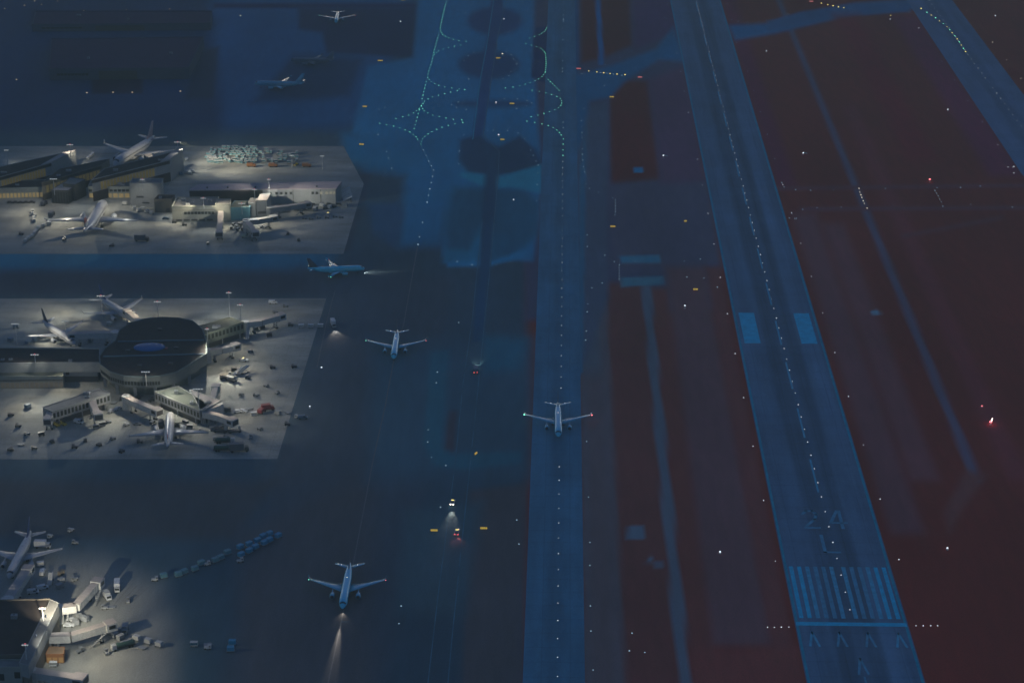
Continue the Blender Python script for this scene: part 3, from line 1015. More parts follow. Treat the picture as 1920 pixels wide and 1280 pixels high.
# ------------------------------------------------------------------ jet bridges
def jet_bridge(label, pts, z=7.4, w=3.6, cab=True, cabw=4.6, start=True, wall=offwhite, roof=rooflight):
    g = [P(x, y, z) for x, y in pts]
    r = thing('jet_bridge', label, 'jet bridge', (g[0].x, g[0].y, 0), 0, 'jet bridges at the gates')
    hh = 3.1
    for i, (a, b) in enumerate(zip(g[:-1], g[1:])):
        d = b - a
        rz = math.atan2(d.y, d.x)
        ww = w * (1 - .08 * i)
        mb = MB().box(((a.x + b.x) / 2, (a.y + b.y) / 2, z - hh / 2), (d.length, ww, hh), rz, 0, 1)
        n = max(3, int(d.length / 2.2))
        for k in range(n):
            t = (k + .5) / n
            p = a.lerp(b, t)
            mb.box((p.x, p.y, z - hh / 2), (.16, ww + .14, hh + .1), rz, 0, 1)
        sd = Vector((-d.y, d.x, 0)).normalized()
        mb.build('tunnel', [wall, roof], r, world=r.location)
        p = a.lerp(b, .8 if i == len(g) - 2 else .5)
        mb = MB()
        for s in (-1, 1):
            q = p + sd * s * w * .38
            mb.tube((q.x, q.y, .5), (q.x, q.y, z - hh + .02), .28, n=8)
            mb.box((q.x, q.y, .45), (1.5, .5, .9), rz, 1)
        mb.build('support_leg', [grey, rubber], r, world=r.location)
    if start:
        a = g[0]
        MB().tube((a.x, a.y, 0), (a.x, a.y, z + .25), w * .62, n=14).build('rotunda_column', wall, r, world=r.location)
    if cab:
        d = (g[-1] - g[-2]).normalized()
        rz = math.atan2(d.y, d.x)
        c = g[-1] + d * 1.4
        MB().box((c.x, c.y, z - hh / 2 + .1), (cabw, cabw, hh + .5), rz, 0, 1).build('cab', [wall, roof], r, world=r.location)
        e = c + d * (cabw / 2 + .06)
        MB().box((e.x, e.y, z - hh / 2), (.1, cabw * .86, hh * .8), rz).build('cab_opening', darkmet, r, world=r.location)
        s = Vector((-d.y, d.x, 0))
        for k in (-1, 1):
            e = c + s * k * (cabw / 2 + .05)
            MB().box((e.x, e.y, z - hh / 2 + .4), (cabw * .6, .08, hh * .5), rz).build('cab_window', winglass, r, world=r.location)
        # outside service stair
        top = c - d * 3.2 + s * -1 * (w / 2 + .7)
        mb = MB()
        for k in range(9):
            q = top - d * (.75 * k)
            mb.box((q.x, q.y, (z - hh) * (1 - k / 9) + .15), (.8, 1.1, .2), rz)
        mb.build('service_stair', grey, r, world=r.location)
    return r


jet_bridge('pale jet bridge pointing at the camera below the beige gate building', [(414, 388), (413, 412), (411, 432)])
jet_bridge('dark sided jet bridge stretching right below the glass corner building', [(461, 412), (485, 410), (509, 406)], roof=offwhite, wall=grey)
jet_bridge('pale jet bridge turned toward the camera below the glass corner building', [(462, 414), (470, 422), (477, 432)])
jet_bridge('long jet bridge lying along the front of the long pale hall', [(506, 389), (540, 385), (572, 380)], wall=grey)
jet_bridge('ribbed white jet bridge at the tip of the pier behind the round concourse', [(460, 603), (490, 599), (522, 590)])
jet_bridge('short jet bridge on the right flank of the round concourse', [(388, 655), (415, 652), (437, 646)])
jet_bridge('jet bridge reaching down right to the nose of the red tailed aircraft', [(236, 742), (262, 754), (290, 765)])
jet_bridge('steep jet bridge dropping from the lower left pier', [(172, 748), (176, 760), (182, 772)])
jet_bridge('bent jet bridge right of the nose of the red tailed aircraft, with square end cab', [(410, 757), (382, 770), (407, 776), (431, 784)])
jet_bridge('short narrow jet bridge turned away behind the pale roofed pier', [(398, 748), (401, 736), (404, 724)], w=3)
jet_bridge('jet bridge at the tip of the lower left pier, over yellow belt loaders', [(98, 768), (93, 773), (90, 781)], cabw=4)
jet_bridge('jet bridge swinging up right to an empty stand of the near terminal', [(108, 1137), (142, 1132), (180, 1090)])
jet_bridge('long jet bridge with side windows right of the near terminal', [(84, 1190), (132, 1188), (200, 1168)])
jet_bridge('jet bridge with a big dark mouthed cab at the bottom left', [(56, 1254), (100, 1261), (142, 1267)], cabw=5.4, w=4.2)
jet_bridge('wide jet bridge docked at the parked aircraft at the left edge', [(14, 1122), (32, 1094), (50, 1066)], w=4.4)
jet_bridge('jet bridge docked at the white jet behind the round concourse', [(262, 601), (250, 590), (240, 583)], cabw=4)
jet_bridge('flat roofed jet bridge at the nose of the dark finned aircraft', [(216, 622), (180, 622), (140, 624)], w=4.2)
jet_bridge('jet bridge beside the tail of the wide jet by the rightmost slanting hall', [(300, 300), (288, 298), (279, 292)], z=9, wall=grey)


# ------------------------------------------------------------------ aircraft
def ring(y, r, z, n=18, k=1.0):
    return [(r * k * math.sin(2 * math.pi * i / n), y, z - r * math.cos(2 * math.pi * i / n)) for i in range(n)]


def foil(x, le, ch, z, t, vert=False):
    prof = ((0, 0), (.08, .42), (.3, .55), (.65, .36), (1, .02), (.65, -.3), (.3, -.45), (.08, -.32))
    return [((z if vert else x) + (t * ch * q if vert else 0), le + ch * p, (x if vert else z + t * ch * q)) for p, q in prof]


def make_aircraft(body, wingm, finm, stripe=None, nav=0.0):
    root = thing('aircraft', 'x', 'aircraft')
    secs = [(-19, .08, 3.0), (-18.75, .5, 3.05), (-18.2, .95, 3.2), (-17.2, 1.42, 3.42), (-15.8, 1.8, 3.55), (-14, 1.97, 3.6), (-8, 1.97, 3.6),
            (0, 1.97, 3.6), (7, 1.97, 3.6), (10.5, 1.75, 3.8), (13.5, 1.35, 4.15), (16.5, .8, 4.6), (18.3, .42, 4.9), (19, .12, 5.0)]
    MB().loft([ring(*s) for s in secs]).build('fuselage', body, root, smooth=True)
    # flight deck windows wrap round the nose
    mb = MB()
    for i in range(6):
        a0, a1 = R(-62 + 124 * i / 6 + 2), R(-62 + 124 * (i + 1) / 6 - 2)
        q = []
        for (y, rr, zc), a in (((-17.55, 1.3, 3.36), a0), ((-17.55, 1.3, 3.36), a1), ((-16.75, 1.6, 3.48), a1), ((-16.75, 1.6, 3.48), a0)):
            q.append(((rr + .03) * math.sin(a), y, zc + (rr + .03) * math.cos(a)))
        mb.quad(q)
    mb.build('flight_deck_window', winglass, root)
    for s in (-1, 1):
        mb = MB()
        for k in range(38):
            y = -13.5 + k * .62
            mb.quad([(s * 1.975, y, 4.0), (s * 1.975, y + .26, 4.0), (s * 1.945, y + .26, 4.38), (s * 1.945, y, 4.38)])
        mb.build('window_row', winglass, root)
        w = MB().loft([foil(s * 1.3, -4.6, 8.0, 2.75, .12), foil(s * 6, -1.7, 4.7, 3.15, .12), foil(s * 16.6, 4.0, 1.7, 4.15, .1)])
        wo = w.build('wing', wingm, root, smooth=True)
        MB().loft([foil(4.15, 4.0, 1.7, s * 16.6, .08, True), foil(5.6, 5.6, .7, s * 17.2, .08, True)]).build('winglet', body, wo, smooth=True)
        if nav:
            MB().dome((s * 16.95, 4.2, 4.1), nav, n=8).build('navigation_light', e_red if s > 0 else e_green, wo)
            MB().dome((s * 16.7, 5.9, 4.2), nav * .5, n=6).build('tip_light', e_white, wo)
        e = MB()
        eng = [(-7.4, .95), (-7.1, 1.12), (-6, 1.16), (-4.6, 1.0), (-3.6, .72)]
        e.loft([ring(y, r_, 1.95, 14) for y, r_ in eng], cap=True)
        e.v = [v + Vector((s * 5.7, 0, 0)) for v in e.v]
        eo = e.build('engine', wingm, root, smooth=True)
        f = MB().loft([ring(-7.42, .82, 1.95, 14), ring(-7.43, .3, 1.95, 14)])
        f.v = [v + Vector((s * 5.7, 0, 0)) for v in f.v]
        f.build('fan_face', darkmet, eo)
        MB().box((s * 5.7, -4.4, 2.85), (.3, 3.6, .9)).build('pylon', wingm, eo)
        to = MB().loft([foil(s * .5, 13.2, 4.0, 4.75, .1), foil(s * 6.6, 16.9, 1.5, 5.2, .09)]).build('tailplane', wingm, root, smooth=True)
        if nav:
            MB().dome((s * 3.6, 16.6, 5.05), .2, n=6).build('logo_light', e_white, to)
        g = MB().tube((s * 2.6, .6, .5), (s * 2.4, .6, 2.6), .16)
        for k in (-.3, .3):
            g.tube((s * 2.6 + k - .16, .6, .55), (s * 2.6 + k + .16, .6, .55), .55, n=12, m=1)
        g.build('main_gear', [grey, rubber], root)
    g = MB().tube((0, -14.2, .4), (0, -14.2, 2.0), .12)
    for k in (-.22, .22):
        g.tube((k - .1, -14.2, .38), (k + .1, -14.2, .38), .38, n=12, m=1)
    g.build('nose_gear', [grey, rubber], root)
    fo = MB().loft([foil(4.9, 10.6, 6.6, 0, .085, True), foil(6.2, 12.3, 5.4, 0, .085, True), foil(11.9, 17.2, 2.1, 0, .08, True)]).build('fin', finm, root, smooth=True)
    if stripe:
        MB().loft([foil(7.2, 13.2, 4.75, 0, .098, True), foil(9.4, 15.1, 3.45, 0, .1, True)]).build('fin_stripe', stripe, fo, smooth=True)
    # wing to body fairing and cabin top antenna
    MB().box((0, -.2, 2.1), (3.4, 10.5, 1.1), taper=.8).build('belly_fairing', wingm, root)
    MB().box((0, -3.5, 5.72), (.14, .7, .5), taper=.6).build('antenna', body, root)
    MB().dome((0, 4, 5.52), .2, n=6).build('beacon', e_warm if nav else darkmet, root)
    return root


proto = {}


def aircraft(label, nose, tail, scheme, scale=None, zn=3.2, zt=5.0, group=None):
    """nose and tail cone points read on the survey; scale from the length between them unless given"""
    if scheme[0] not in proto:
        o = make_aircraft(*scheme[1:])
        proto[scheme[0]] = o
    else:
        o = copy_tree(proto[scheme[0]])
    k = scale or 1.0
    a, b = P(*nose, zn * k), P(*tail, zt * k)
    d = (a - b)
    d.z = 0
    L = d.length
    if scale is None:
        k = L / 38.0
    c = (a + b) / 2
    if scale:                      # keep the nose where it is seen
        c = a - d.normalized() * 19 * k
    o.location = (c.x, c.y, 0.024)
    o.rotation_euler = (0, 0, math.atan2(-d.x, d.y) + math.pi)
    o.scale = (k, k, k)
    tag(o, label, 'aircraft', group)
    print('AIR', label[:40], 'len', round(L, 1), 'k', round(k, 2))
    return o


S_TAXI = ('taxi', plane_tint, plane_wing_tint, fin_dark, None, .42)
S_TAXI2 = ('taxi2', plane_tint, plane_wing_tint, fin_dark, None, .2)
S_PARK = ('park', park_w, park_g, park_w, fin_stripe, 0)
S_PINK = ('pink', park_w, park_g, mat('tail_pale_pink', (.5, .36, .34), .4, .3), None, 0)
S_BLUE = ('blue', park_w, park_g, fin_blue, None, 0)
S_DARK = ('dark', park_w, park_g, fin_dark, None, 0)
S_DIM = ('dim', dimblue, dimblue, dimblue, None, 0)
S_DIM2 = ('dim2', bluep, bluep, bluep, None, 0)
A1 = aircraft('airliner rolling toward the camera on the long taxiway with green and red wingtip lights', (1047, 817), (1046, 755), S_TAXI, 1.0, group='taxiing airliners')
A2 = aircraft('taxiing airliner between the round concourse and the service road', (738, 671), (745, 618), S_TAXI2, 0.97, group='taxiing airliners')
A3 = aircraft('taxiing airliner with its nose light shining on a pale line, near the bottom', (642, 1139), (656, 1056), S_TAXI2, 0.97, group='taxiing airliners')
A4 = aircraft('airliner seen from the side, turning right with its beam on the dark taxilane', (684, 503), (594, 502), S_TAXI2, 0.9, group='taxiing airliners')
A5 = aircraft('distant airliner facing the camera near the top edge', (630, 42), (633, 25), S_TAXI2, 0.94, group='taxiing airliners')
aircraft('large white wide jet with a pale pink tail parked behind the slanting halls', (214, 309), (277, 262), S_PINK, 1.65)
aircraft('large white wide jet nosed in below the far terminal, throwing a long shadow', (196, 380), (160, 430), S_PARK, 1.72)
aircraft('airliner with a dark swept tail parked left of the round concourse', (140, 644), (82, 601), S_DARK, 1.03)
aircraft('white airliner with a blue tail parked behind the round concourse', (256, 602), (200, 564), S_BLUE, 1.12)
aircraft('white airliner with a red striped tail nosed in below the round concourse', (320, 775), (315, 826), S_PARK, 1.16)
aircraft('dim blue airliner docked at the lower left gates, its left wing cut by the edge', (17, 1082), (52, 1006), S_BLUE, 1.05)
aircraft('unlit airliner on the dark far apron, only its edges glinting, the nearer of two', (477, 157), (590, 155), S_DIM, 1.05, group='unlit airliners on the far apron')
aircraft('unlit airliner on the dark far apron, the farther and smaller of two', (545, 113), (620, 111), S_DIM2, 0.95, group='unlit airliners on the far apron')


# ------------------------------------------------------------------ floodlight masts
MASTS = []


def mast(label, head, z, zb=0.0, w=4.2, beacon=True, reach=True):
    h = P(*head, z)
    r = thing('floodlight_mast', label, 'light mast', (h.x, h.y, zb), 0, 'floodlight masts of the terminals')
    MB().tube((h.x, h.y, zb), (h.x, h.y, z), .28, .16, 8).build('pole', offwhite, r, world=r.location)
    mb = MB().box((h.x, h.y, z - .05), (w, .3, .25), -PSI)
    for k in range(4):
        x = h.x + (k - 1.5) * w / 4
        mb.box((x, h.y - .25, z - .1), (w / 5, .5, .55), -PSI, 0)
    mb.build('lamp_bar', offwhite, r, world=r.location)
    ml = MB()
    for k in range(4):
        x = h.x + (k - 1.5) * w / 4
        ml.box((x, h.y - .52, z - .12), (w / 6, .06, .42), -PSI)
        ml.box((x, h.y - .25, z - .405), (w / 6, .4, .05), -PSI)
    ml.build('lamp_lens', e_flood, r, world=r.location)
    if beacon:
        MB().dome((h.x, h.y, z + .08), .34, n=8).build('red_beacon', e_beacon, r, world=r.location)
    if reach:
        MASTS.append((r, h))
    return r


mast('mast with a red tip on the roof of the beige gate building', (381, 371), 17, 10, 3.4)
mast('tall mast left of the white cube building, before the long hall', (477, 355), 18, 0, 3)
mast('tall mast on the front of the long hall', (504, 336), 20, 0, 2.6)
mast('low mast with a red top on the glass corner building', (453, 381), 16, 8.5, 4.4)
mast('mast with a white lamp cluster on the end of the leftmost slanting hall', (131, 271), 22, 13, 4.6)
mast('mast with a white lamp cluster on the end of the rightmost slanting hall', (333, 266), 23, 15, 4.6)
mast('mast with a broad white lamp above the small lobby', (100, 335), 22, 11, 5, False)
mast('mast with a pinkish lamp on the tall pale block', (267, 336), 24, 16, 3)
mast('mast on the far side of the dark baggage lot, with a pale lamp', (547, 291), 9, 0, 3, False, False)
mast('thin mast at the left edge beyond the leftmost slanting hall', (12, 281), 12, 0, 3, False)
mast('slim mast behind the long hall', (604, 292), 10, 0, 3, False, False)
mast('mast with a double lamp behind the blue tailed aircraft', (189, 554), 14, 0, 4.6)
mast('leftmost of the thin masts behind the connector building', (28, 606), 12, 0, 4.4, False)
mast('thin mast over the dark finned aircraft', (122, 601), 14, 0, 4, False)
mast('mast on the connector building roof', (65, 664), 19, 11.5, 4.4)
mast('mast with a red lamp just behind the dark round roof', (295, 565), 16, 0, 4)
mast('mast on the front lobe of the round roof', (273, 696), 20, 12, 4.6, False)
mast('tall mast with a red tip behind the right hand pier', (429, 548), 20, 0, 3)
mast('mast standing on the roof of the right hand pier', (450, 571), 19, 9, 3.4)
mast('mast with a red top before the right wall of the round concourse', (388, 616), 20, 0, 2.4)
mast('mast on the dark roofed pier with a wide lamp bar', (371, 728), 20, 8, 5.4, False)
mast('mast with a red lamp on the dark roof of the near terminal', (79, 1139), 19, 12, 2.6, True, False)
mast('mast with an orange glow beside the near terminal walkway', (47, 1207), 20, 12, 2.6, True, False)

for lab, px, py in (('added slim pole with one floodlight on the right edge of the walkway roof, upper one', 84, 1186), ('added slim pole with one floodlight on the right edge of the walkway roof, lower one', 66, 1222)):
    h = P(px, py, 14.6) + Vector((.9, -.2, 0))
    r = thing('added_floodlight', lab, 'floodlight', (h.x, h.y, 13))  # lamp poles added on the walkway to light the near apron
    MB().tube((h.x - .5, h.y, 13.2), (h.x, h.y, 15.4), .1).build('bracket', grey, r, world=r.location)
    MB().box((h.x + .05, h.y, 22.3), (.5, 1.1, .5)).build('lamp_housing', offwhite, r, world=r.location)
    MB().box((h.x + .33, h.y, 22.25), (.06, .9, .36)).build('lamp_lens', e_flood, r, world=r.location)
    MASTS.append((r, Vector((h.x + .3, h.y, 22.8))))

# every floodlight head is aimed at its own patch of the apron, stronger the farther it has to throw
FLOOD = 1.0
PATCH = []
for y, xs in ((391, (20, 90, 170, 250)), (412, (30, 110, 190, 270, 350, 420, 490, 560)), (430, (60, 140, 220, 300, 380, 450, 520, 590)),
              (446, (390,)), (398, (530, 600)), (300, (40, 130, 250, 370)), (312, (420, 500, 565)), (290, (420, 490)), (326, (400, 480))):
    PATCH += [(x, y, 1.0 if y < 440 else .6) for x in xs]
for y, xs in ((577, (40, 130, 220, 330, 420, 510, 570)), (606, (20, 110, 190, 420, 500, 555)), (640, (60, 150, 420, 490, 545)), (672, (440, 510)),
              (705, (410, 470)), (740, (20, 90, 160, 410, 460)), (768, (30, 110, 200, 270, 420, 490)), (798, (20, 90, 170, 250, 330, 410, 480)),
              (822, (160, 330)), (760, (330, 370))):
    PATCH += [(x, y, (1.0 if 90 < x < 520 else .72) * (.6 if y > 810 else 1)) for x in xs]
PATCH += [(x, y, w) for x, y, w in ((60, 1100, .5), (120, 1095, .75), (150, 1150, .9), (200, 1120, .75), (240, 1160, .7), (140, 1215, .95), (210, 1225, .95), (270, 1200, .6),
                                    (110, 1262, .9), (190, 1268, 1.0), (260, 1255, .75), (170, 1290, .9), (240, 1300, .7))]
# heads turned on to the building fronts
FRONTS = [(230, 706, 9, .8), (300, 706, 9, .8), (20, 700, 4, .9), (90, 700, 4, .9), (150, 700, 6, .7), (130, 757, 5, .9), (180, 742, 5, .8), (330, 750, 5, 1.1), (365, 765, 5, .9),
          (415, 612, 6, 1.1), (500, 596, 6, .8), (372, 690, 6, .6), (272, 365, 9, 1), (120, 368, 5, .7), (205, 360, 4, .9), (60, 365, 4, .6), (345, 402, 5, .7), (390, 402, 5, .65), (420, 398, 6, .55),
          (490, 392, 5, .7), (530, 368, 6, 1.2), (570, 368, 6, 1.2), (610, 368, 6, 1.0), (430, 351, 11, .9), (520, 348, 11, 1), (590, 347, 11, 1), (330, 315, 8, .7), (415, 355, 6, .4)]
TONES = ((1.0, .92, .74), (1.0, .89, .66), (.94, .95, .86))
for n, q in enumerate(PATCH + FRONTS):
    x, y, w = q[0], q[1], q[-1]
    front = len(q) == 4
    t = P(x, y, q[2]) if front else P(x, y)
    if x < 330 and y > 1000:
        w *= .9
    same = [(r, h) for r, h in MASTS if (h - t).length < 130]
    r, h = min(same, key=lambda q: abs((q[1] - t).length - (26 if front else 36)) + (0 if (q[1].y > t.y - 8) != front else 16))
    hd = Vector((t.x - h.x, t.y - h.y, 0)).normalized()
    src = Vector((h.x, h.y, h.z - .8)) + hd * 1.0
    d = t - src
    L = d.length
    cosi = .7 if front else max(.2, h.z / L)
    ang = math.degrees(2 * math.atan((13 if front else 27) / L))
    spot('floodlight', src, t, FLOOD * (14.5 if y < 470 else 11.2 if y < 900 else 13) * ((.25 if x > 535 else .55 if x > 490 and y > 560 else 1) if not front else 1) * w * L * L / cosi ** .6 * (min(1, L / 30) if y < 900 else min(1, L / 34) ** 1.4) * random.uniform(.7, 1.25), TONES[2 if front else n % 3], min(max(ang, 36), 96), 1.0, .25, r)

# ------------------------------------------------------------------ vehicles (forward is +x)
def wheels(parent, xs, y, r=.42, w=.3):
    for x in xs:
        for s in (-1, 1):
            MB().tube((x, s * y - w / 2, r), (x, s * y + w / 2, r), r, n=10).build('wheel', rubber, parent)


def v_tug(bodym=offwhite):
    r = thing('baggage_tug', 'x', 'tug')
    MB().box((.1, 0, .75), (3.0, 1.5, .7), taper=.94).build('body', bodym, r)
    MB().box((-.6, 0, 1.95), (1.3, 1.4, .1)).box((-1.2, .6, 1.5), (.08, .08, .8)).box((-1.2, -.6, 1.5), (.08, .08, .8)).box((0, .6, 1.5), (.08, .08, .8)).box((0, -.6, 1.5), (.08, .08, .8)).build('canopy', bodym, r)
    MB().box((-.75, 0, 1.25), (.6, 1.0, .3)).build('seat', darkmet, r)
    wheels(r, (-.9, 1.0), .72, .36)
    return r


def v_cart(bodym=offwhite, curtain=tealp):
    r = thing('baggage_cart', 'x', 'baggage cart')
    mb = MB().box((0, 0, .55), (3.0, 1.6, .16)).box((0, 0, 2.1), (3.1, 1.7, .12), m=0)
    for x in (-1.4, 1.4):
        mb.box((x, 0, 1.3), (.08, 1.5, 1.4), m=1)
    mb.box((0, .05, 1.2), (2.6, .1, 1.2), m=1)
    for x in (-1, 1):
        for s in (-.6, .6):
            mb.tube((x, s - .1, .28), (x, s + .1, .28), .28, n=8, m=2)
    mb.box((1.9, 0, .45), (.9, .1, .08), m=2)
    mb.build('cart', [bodym, curtain, rubber], r)
    return r


def v_dolly(load=offwhite):
    r = thing('container_dolly', 'x', 'container dolly')
    mb = MB().box((0, 0, .5), (3.2, 2.2, .2), m=1)
    mb.box((1.95, 0, .45), (.9, .12, .1), m=1)
    for x in (-1.1, 1.1):
        for s in (-.9, .9):
            mb.tube((x, s - .1, .25), (x, s + .1, .25), .25, n=8, m=2)
    if load:
        # container with one sloping lower edge
        sec = [(-.95, .62), (.7, .62), (1.05, 1.1), (1.05, 2.2), (-.95, 2.2)]
        mb.loft([[(-1.4, y, z) for y, z in sec], [(1.4, y, z) for y, z in sec]], m=0)
    mb.build('dolly', [load or grey, grey, rubber], r)
    return r


def v_van(bodym=white):
    r = thing('van', 'x', 'van')
    sec = [(-2.5, .45), (2.5, .45), (2.55, 1.05), (1.75, 1.25), (1.15, 2.05), (-2.4, 2.1)]
    MB().loft([[(x, -.95, z) for x, z in sec], [(x, .95, z) for x, z in sec]]).build('body', bodym, r)
    MB().quad([(1.80, -.85, 1.27), (1.80, .85, 1.27), (1.24, .8, 2.0), (1.24, -.8, 2.0)]).build('windscreen', winglass, r)
    for s in (-1, 1):
        MB().quad([(.2, s * .96, 1.3), (1.45, s * .96, 1.3), (1.05, s * .96, 1.9), (.2, s * .96, 1.9)]).build('side_window', winglass, r)
        MB().box((2.56, s * .7, .85), (.06, .3, .2)).build('headlight', e_flood, r)
    wheels(r, (-1.6, 1.65), .85)
    return r


def v_car(bodym=white):
    r = thing('service_car', 'x', 'car')
    sec = [(-2.2, .4), (2.2, .4), (2.25, .85), (1.1, 1.0), (.5, 1.5), (-1.2, 1.52), (-1.8, 1.0), (-2.25, .95)]
    MB().loft([[(x, -.88, z) for x, z in sec], [(x, .88, z) for x, z in sec]]).build('body', bodym, r)
    MB().box((-.35, 0, 1.3), (1.5, 1.78, .28)).build('side_window', winglass, r)
    wheels(r, (-1.4, 1.4), .8, .34)
    return r


def v_pickup(bodym=white):
    r = thing('pickup_truck', 'x', 'pickup truck')
    sec = [(-2.6, .5), (2.6, .5), (2.65, 1.1), (1.35, 1.2), (.8, 1.85), (-.4, 1.85), (-.6, 1.2), (-2.6, 1.2)]
    MB().loft([[(x, -.95, z) for x, z in sec], [(x, .95, z) for x, z in sec]]).build('body', bodym, r)
    MB().box((-1.6, 0, 1.215), (1.8, 1.6, .03)).build('bed', darkmet, r)
    MB().quad([(1.32, -.8, 1.24), (1.32, .8, 1.24), (.86, .78, 1.8), (.86, -.78, 1.8)]).build('windscreen', winglass, r)
    MB().box((.1, 0, 2.0), (.3, 1.2, .18)).build('light_bar', e_yel, r)
    wheels(r, (-1.7, 1.7), .85)
    return r


def v_truck(bodym=offwhite, boxm=white, L=5.2, H=2.6):
    r = thing('box_truck', 'x', 'truck')
    MB().box((-.9, 0, .95 + H / 2), (L, 2.4, H)).build('cargo_box', boxm, r)
    sec = [(L / 2 - .7, .5), (L / 2 + 1.1, .5), (L / 2 + 1.1, 1.3), (L / 2 + .75, 2.3), (L / 2 - .7, 2.3)]
    cb = MB().loft([[(x, -1.1, z) for x, z in sec], [(x, 1.1, z) for x, z in sec]]).build('cab', bodym, r)
    MB().quad([(L / 2 + 1.11, -.95, 1.36), (L / 2 + 1.11, .95, 1.36), (L / 2 + .8, .9, 2.2), (L / 2 + .8, -.9, 2.2)]).build('windscreen', winglass, cb)
    MB().box((0, 0, .7), (L + 1.6, 1.2, .3)).build('chassis', darkmet, r)
    wheels(r, (-L / 2 + .3, L / 2 + .2), 1.0, .5, .35)
    return r


def v_tanker(bodym=greenp):
    r = thing('fuel_truck', 'x', 'fuel truck')
    rings = []
    for x, k in ((-4.6, .55), (-4.3, .95), (-4, 1), (2.4, 1), (2.7, .95), (2.9, .6)):
        rings.append([(x, 1.2 * k * math.cos(2 * math.pi * i / 14), 2.0 + 1.0 * k * math.sin(2 * math.pi * i / 14)) for i in range(14)])
    MB().loft(rings).build('tank', bodym, r, smooth=True)
    MB().box((4.1, 0, 1.55), (2.0, 2.3, 2.1), taper=.9).build('cab', offwhite, r)
    MB().box((-.3, 0, .75), (9.5, 1.6, .3)).build('chassis', darkmet, r)
    MB().box((-.8, 0, 3.03), (4.5, .7, .12)).build('walkway', grey, r)
    wheels(r, (-3.4, -2.2, 3.9), 1.0, .5, .35)
    return r


def v_belt(bodym=yelp):
    r = thing('belt_loader', 'x', 'belt loader')
    MB().box((0, 0, .75), (4.6, 1.8, .6)).build('body', bodym, r)
    d = MB()
    q = [(-3.4, 1.0), (3.6, 2.7), (3.6, 3.0), (-3.4, 1.3)]
    d.loft([[(x, -.15, z) for x, z in q], [(x, .75, z) for x, z in q]])
    d.build('conveyor', darkmet, r)
    MB().box((-.6, -.6, 1.5), (.9, .6, .9)).build('cab', bodym, r)
    wheels(r, (-1.5, 1.5), .85)
    return r


def v_stairs(bodym=white):
    r = thing('passenger_stairs', 'x', 'boarding stairs')
    mb = MB()
    for k in range(11):
        mb.box((-3 + .55 * k, 0, .6 + .28 * k), (.56, 1.6, .14))
    for s in (-.82, .82):
        q = [(-3.2, .5), (2.9, 3.4), (2.9, 4.3), (-3.2, 1.4)]
        mb.loft([[(x, s - .04, z) for x, z in q], [(x, s + .04, z) for x, z in q]])
    mb.build('flight', bodym, r)
    MB().box((0, 0, .45), (6.2, 1.7, .3)).build('chassis', grey, r)
    wheels(r, (-2, 2), .8)
    return r


def v_loader(bodym=brown):
    r = thing('cargo_loader', 'x', 'cargo loader')
    MB().box((0, 0, .8), (6.5, 2.8, .5)).build('chassis', darkmet, r)
    MB().box((-.8, 0, 2.3), (4.6, 2.7, .25)).build('platform', bodym, r)
    mb = MB()
    for s in (-1, 1):
        mb.tube((-2.6, s * 1.1, 1.1), (1.2, s * 1.1, 2.2), .12).tube((-2.6, s * 1.1, 2.2), (1.2, s * 1.1, 1.1), .12)
    mb.build('scissor_lift', grey, r)
    MB().box((2.5, .7, 2.2), (1.2, 1.2, 1.8), taper=.9).build('cab', offwhite, r)
    wheels(r, (-2.4, 2.4), 1.2, .45)
    return r


VP = {}
KINDS = {'tug': v_tug, 'cart': v_cart, 'dolly': v_dolly, 'van': v_van, 'car': v_car, 'pickup': v_pickup, 'truck': v_truck,
         'tanker': v_tanker, 'belt': v_belt, 'stairs': v_stairs, 'loader': v_loader}


def veh(kind, px, py, ang, label, group=None, key='', args=(), scale=1.0):
    kk = (kind, key)
    if kk not in VP:
        o = VP[kk] = KINDS[kind](*args)
    else:
        o = copy_tree(VP[kk])
    p = P(px, py)
    o.location = (p.x, p.y, 0.022)
    o.rotation_euler = (0, 0, R(ang) - PSI)
    o.scale = (scale,) * 3
    return tag(o, label, None, group)


def row(kind, pts, n, label, group, jit=0.0, key='', args=(), flip=0):
    """n vehicles in line along the polyline pts, each turned along the line"""
    g = [P(*p) for p in pts]
    seg = [(b - a).length for a, b in zip(g[:-1], g[1:])]
    tot = sum(seg)
    n = max(1, min(n, int(tot / {'cart': 4.6, 'dolly': 4.3, 'tug': 4.4, 'car': 3.2, 'stairs': 2.6}.get(kind, 5))))
    for i in range(n):
        t = tot * (i + .5) / n
        k = 0
        while k < len(seg) - 1 and t > seg[k]:
            t -= seg[k]
            k += 1
        a, b = g[k], g[k + 1]
        p = a.lerp(b, t / seg[k]) + Vector((random.uniform(-jit, jit), random.uniform(-jit, jit), 0))
        d = b - a
        kk = (kind, key)
        if kk not in VP:
            o = VP[kk] = KINDS[kind](*args)
        else:
            o = copy_tree(VP[kk])
        o.location = (p.x, p.y, 0.022)
        o.rotation_euler = (0, 0, math.atan2(d.y, d.x) + R(flip) + random.uniform(-.06, .06))
        tag(o, label, None, group)


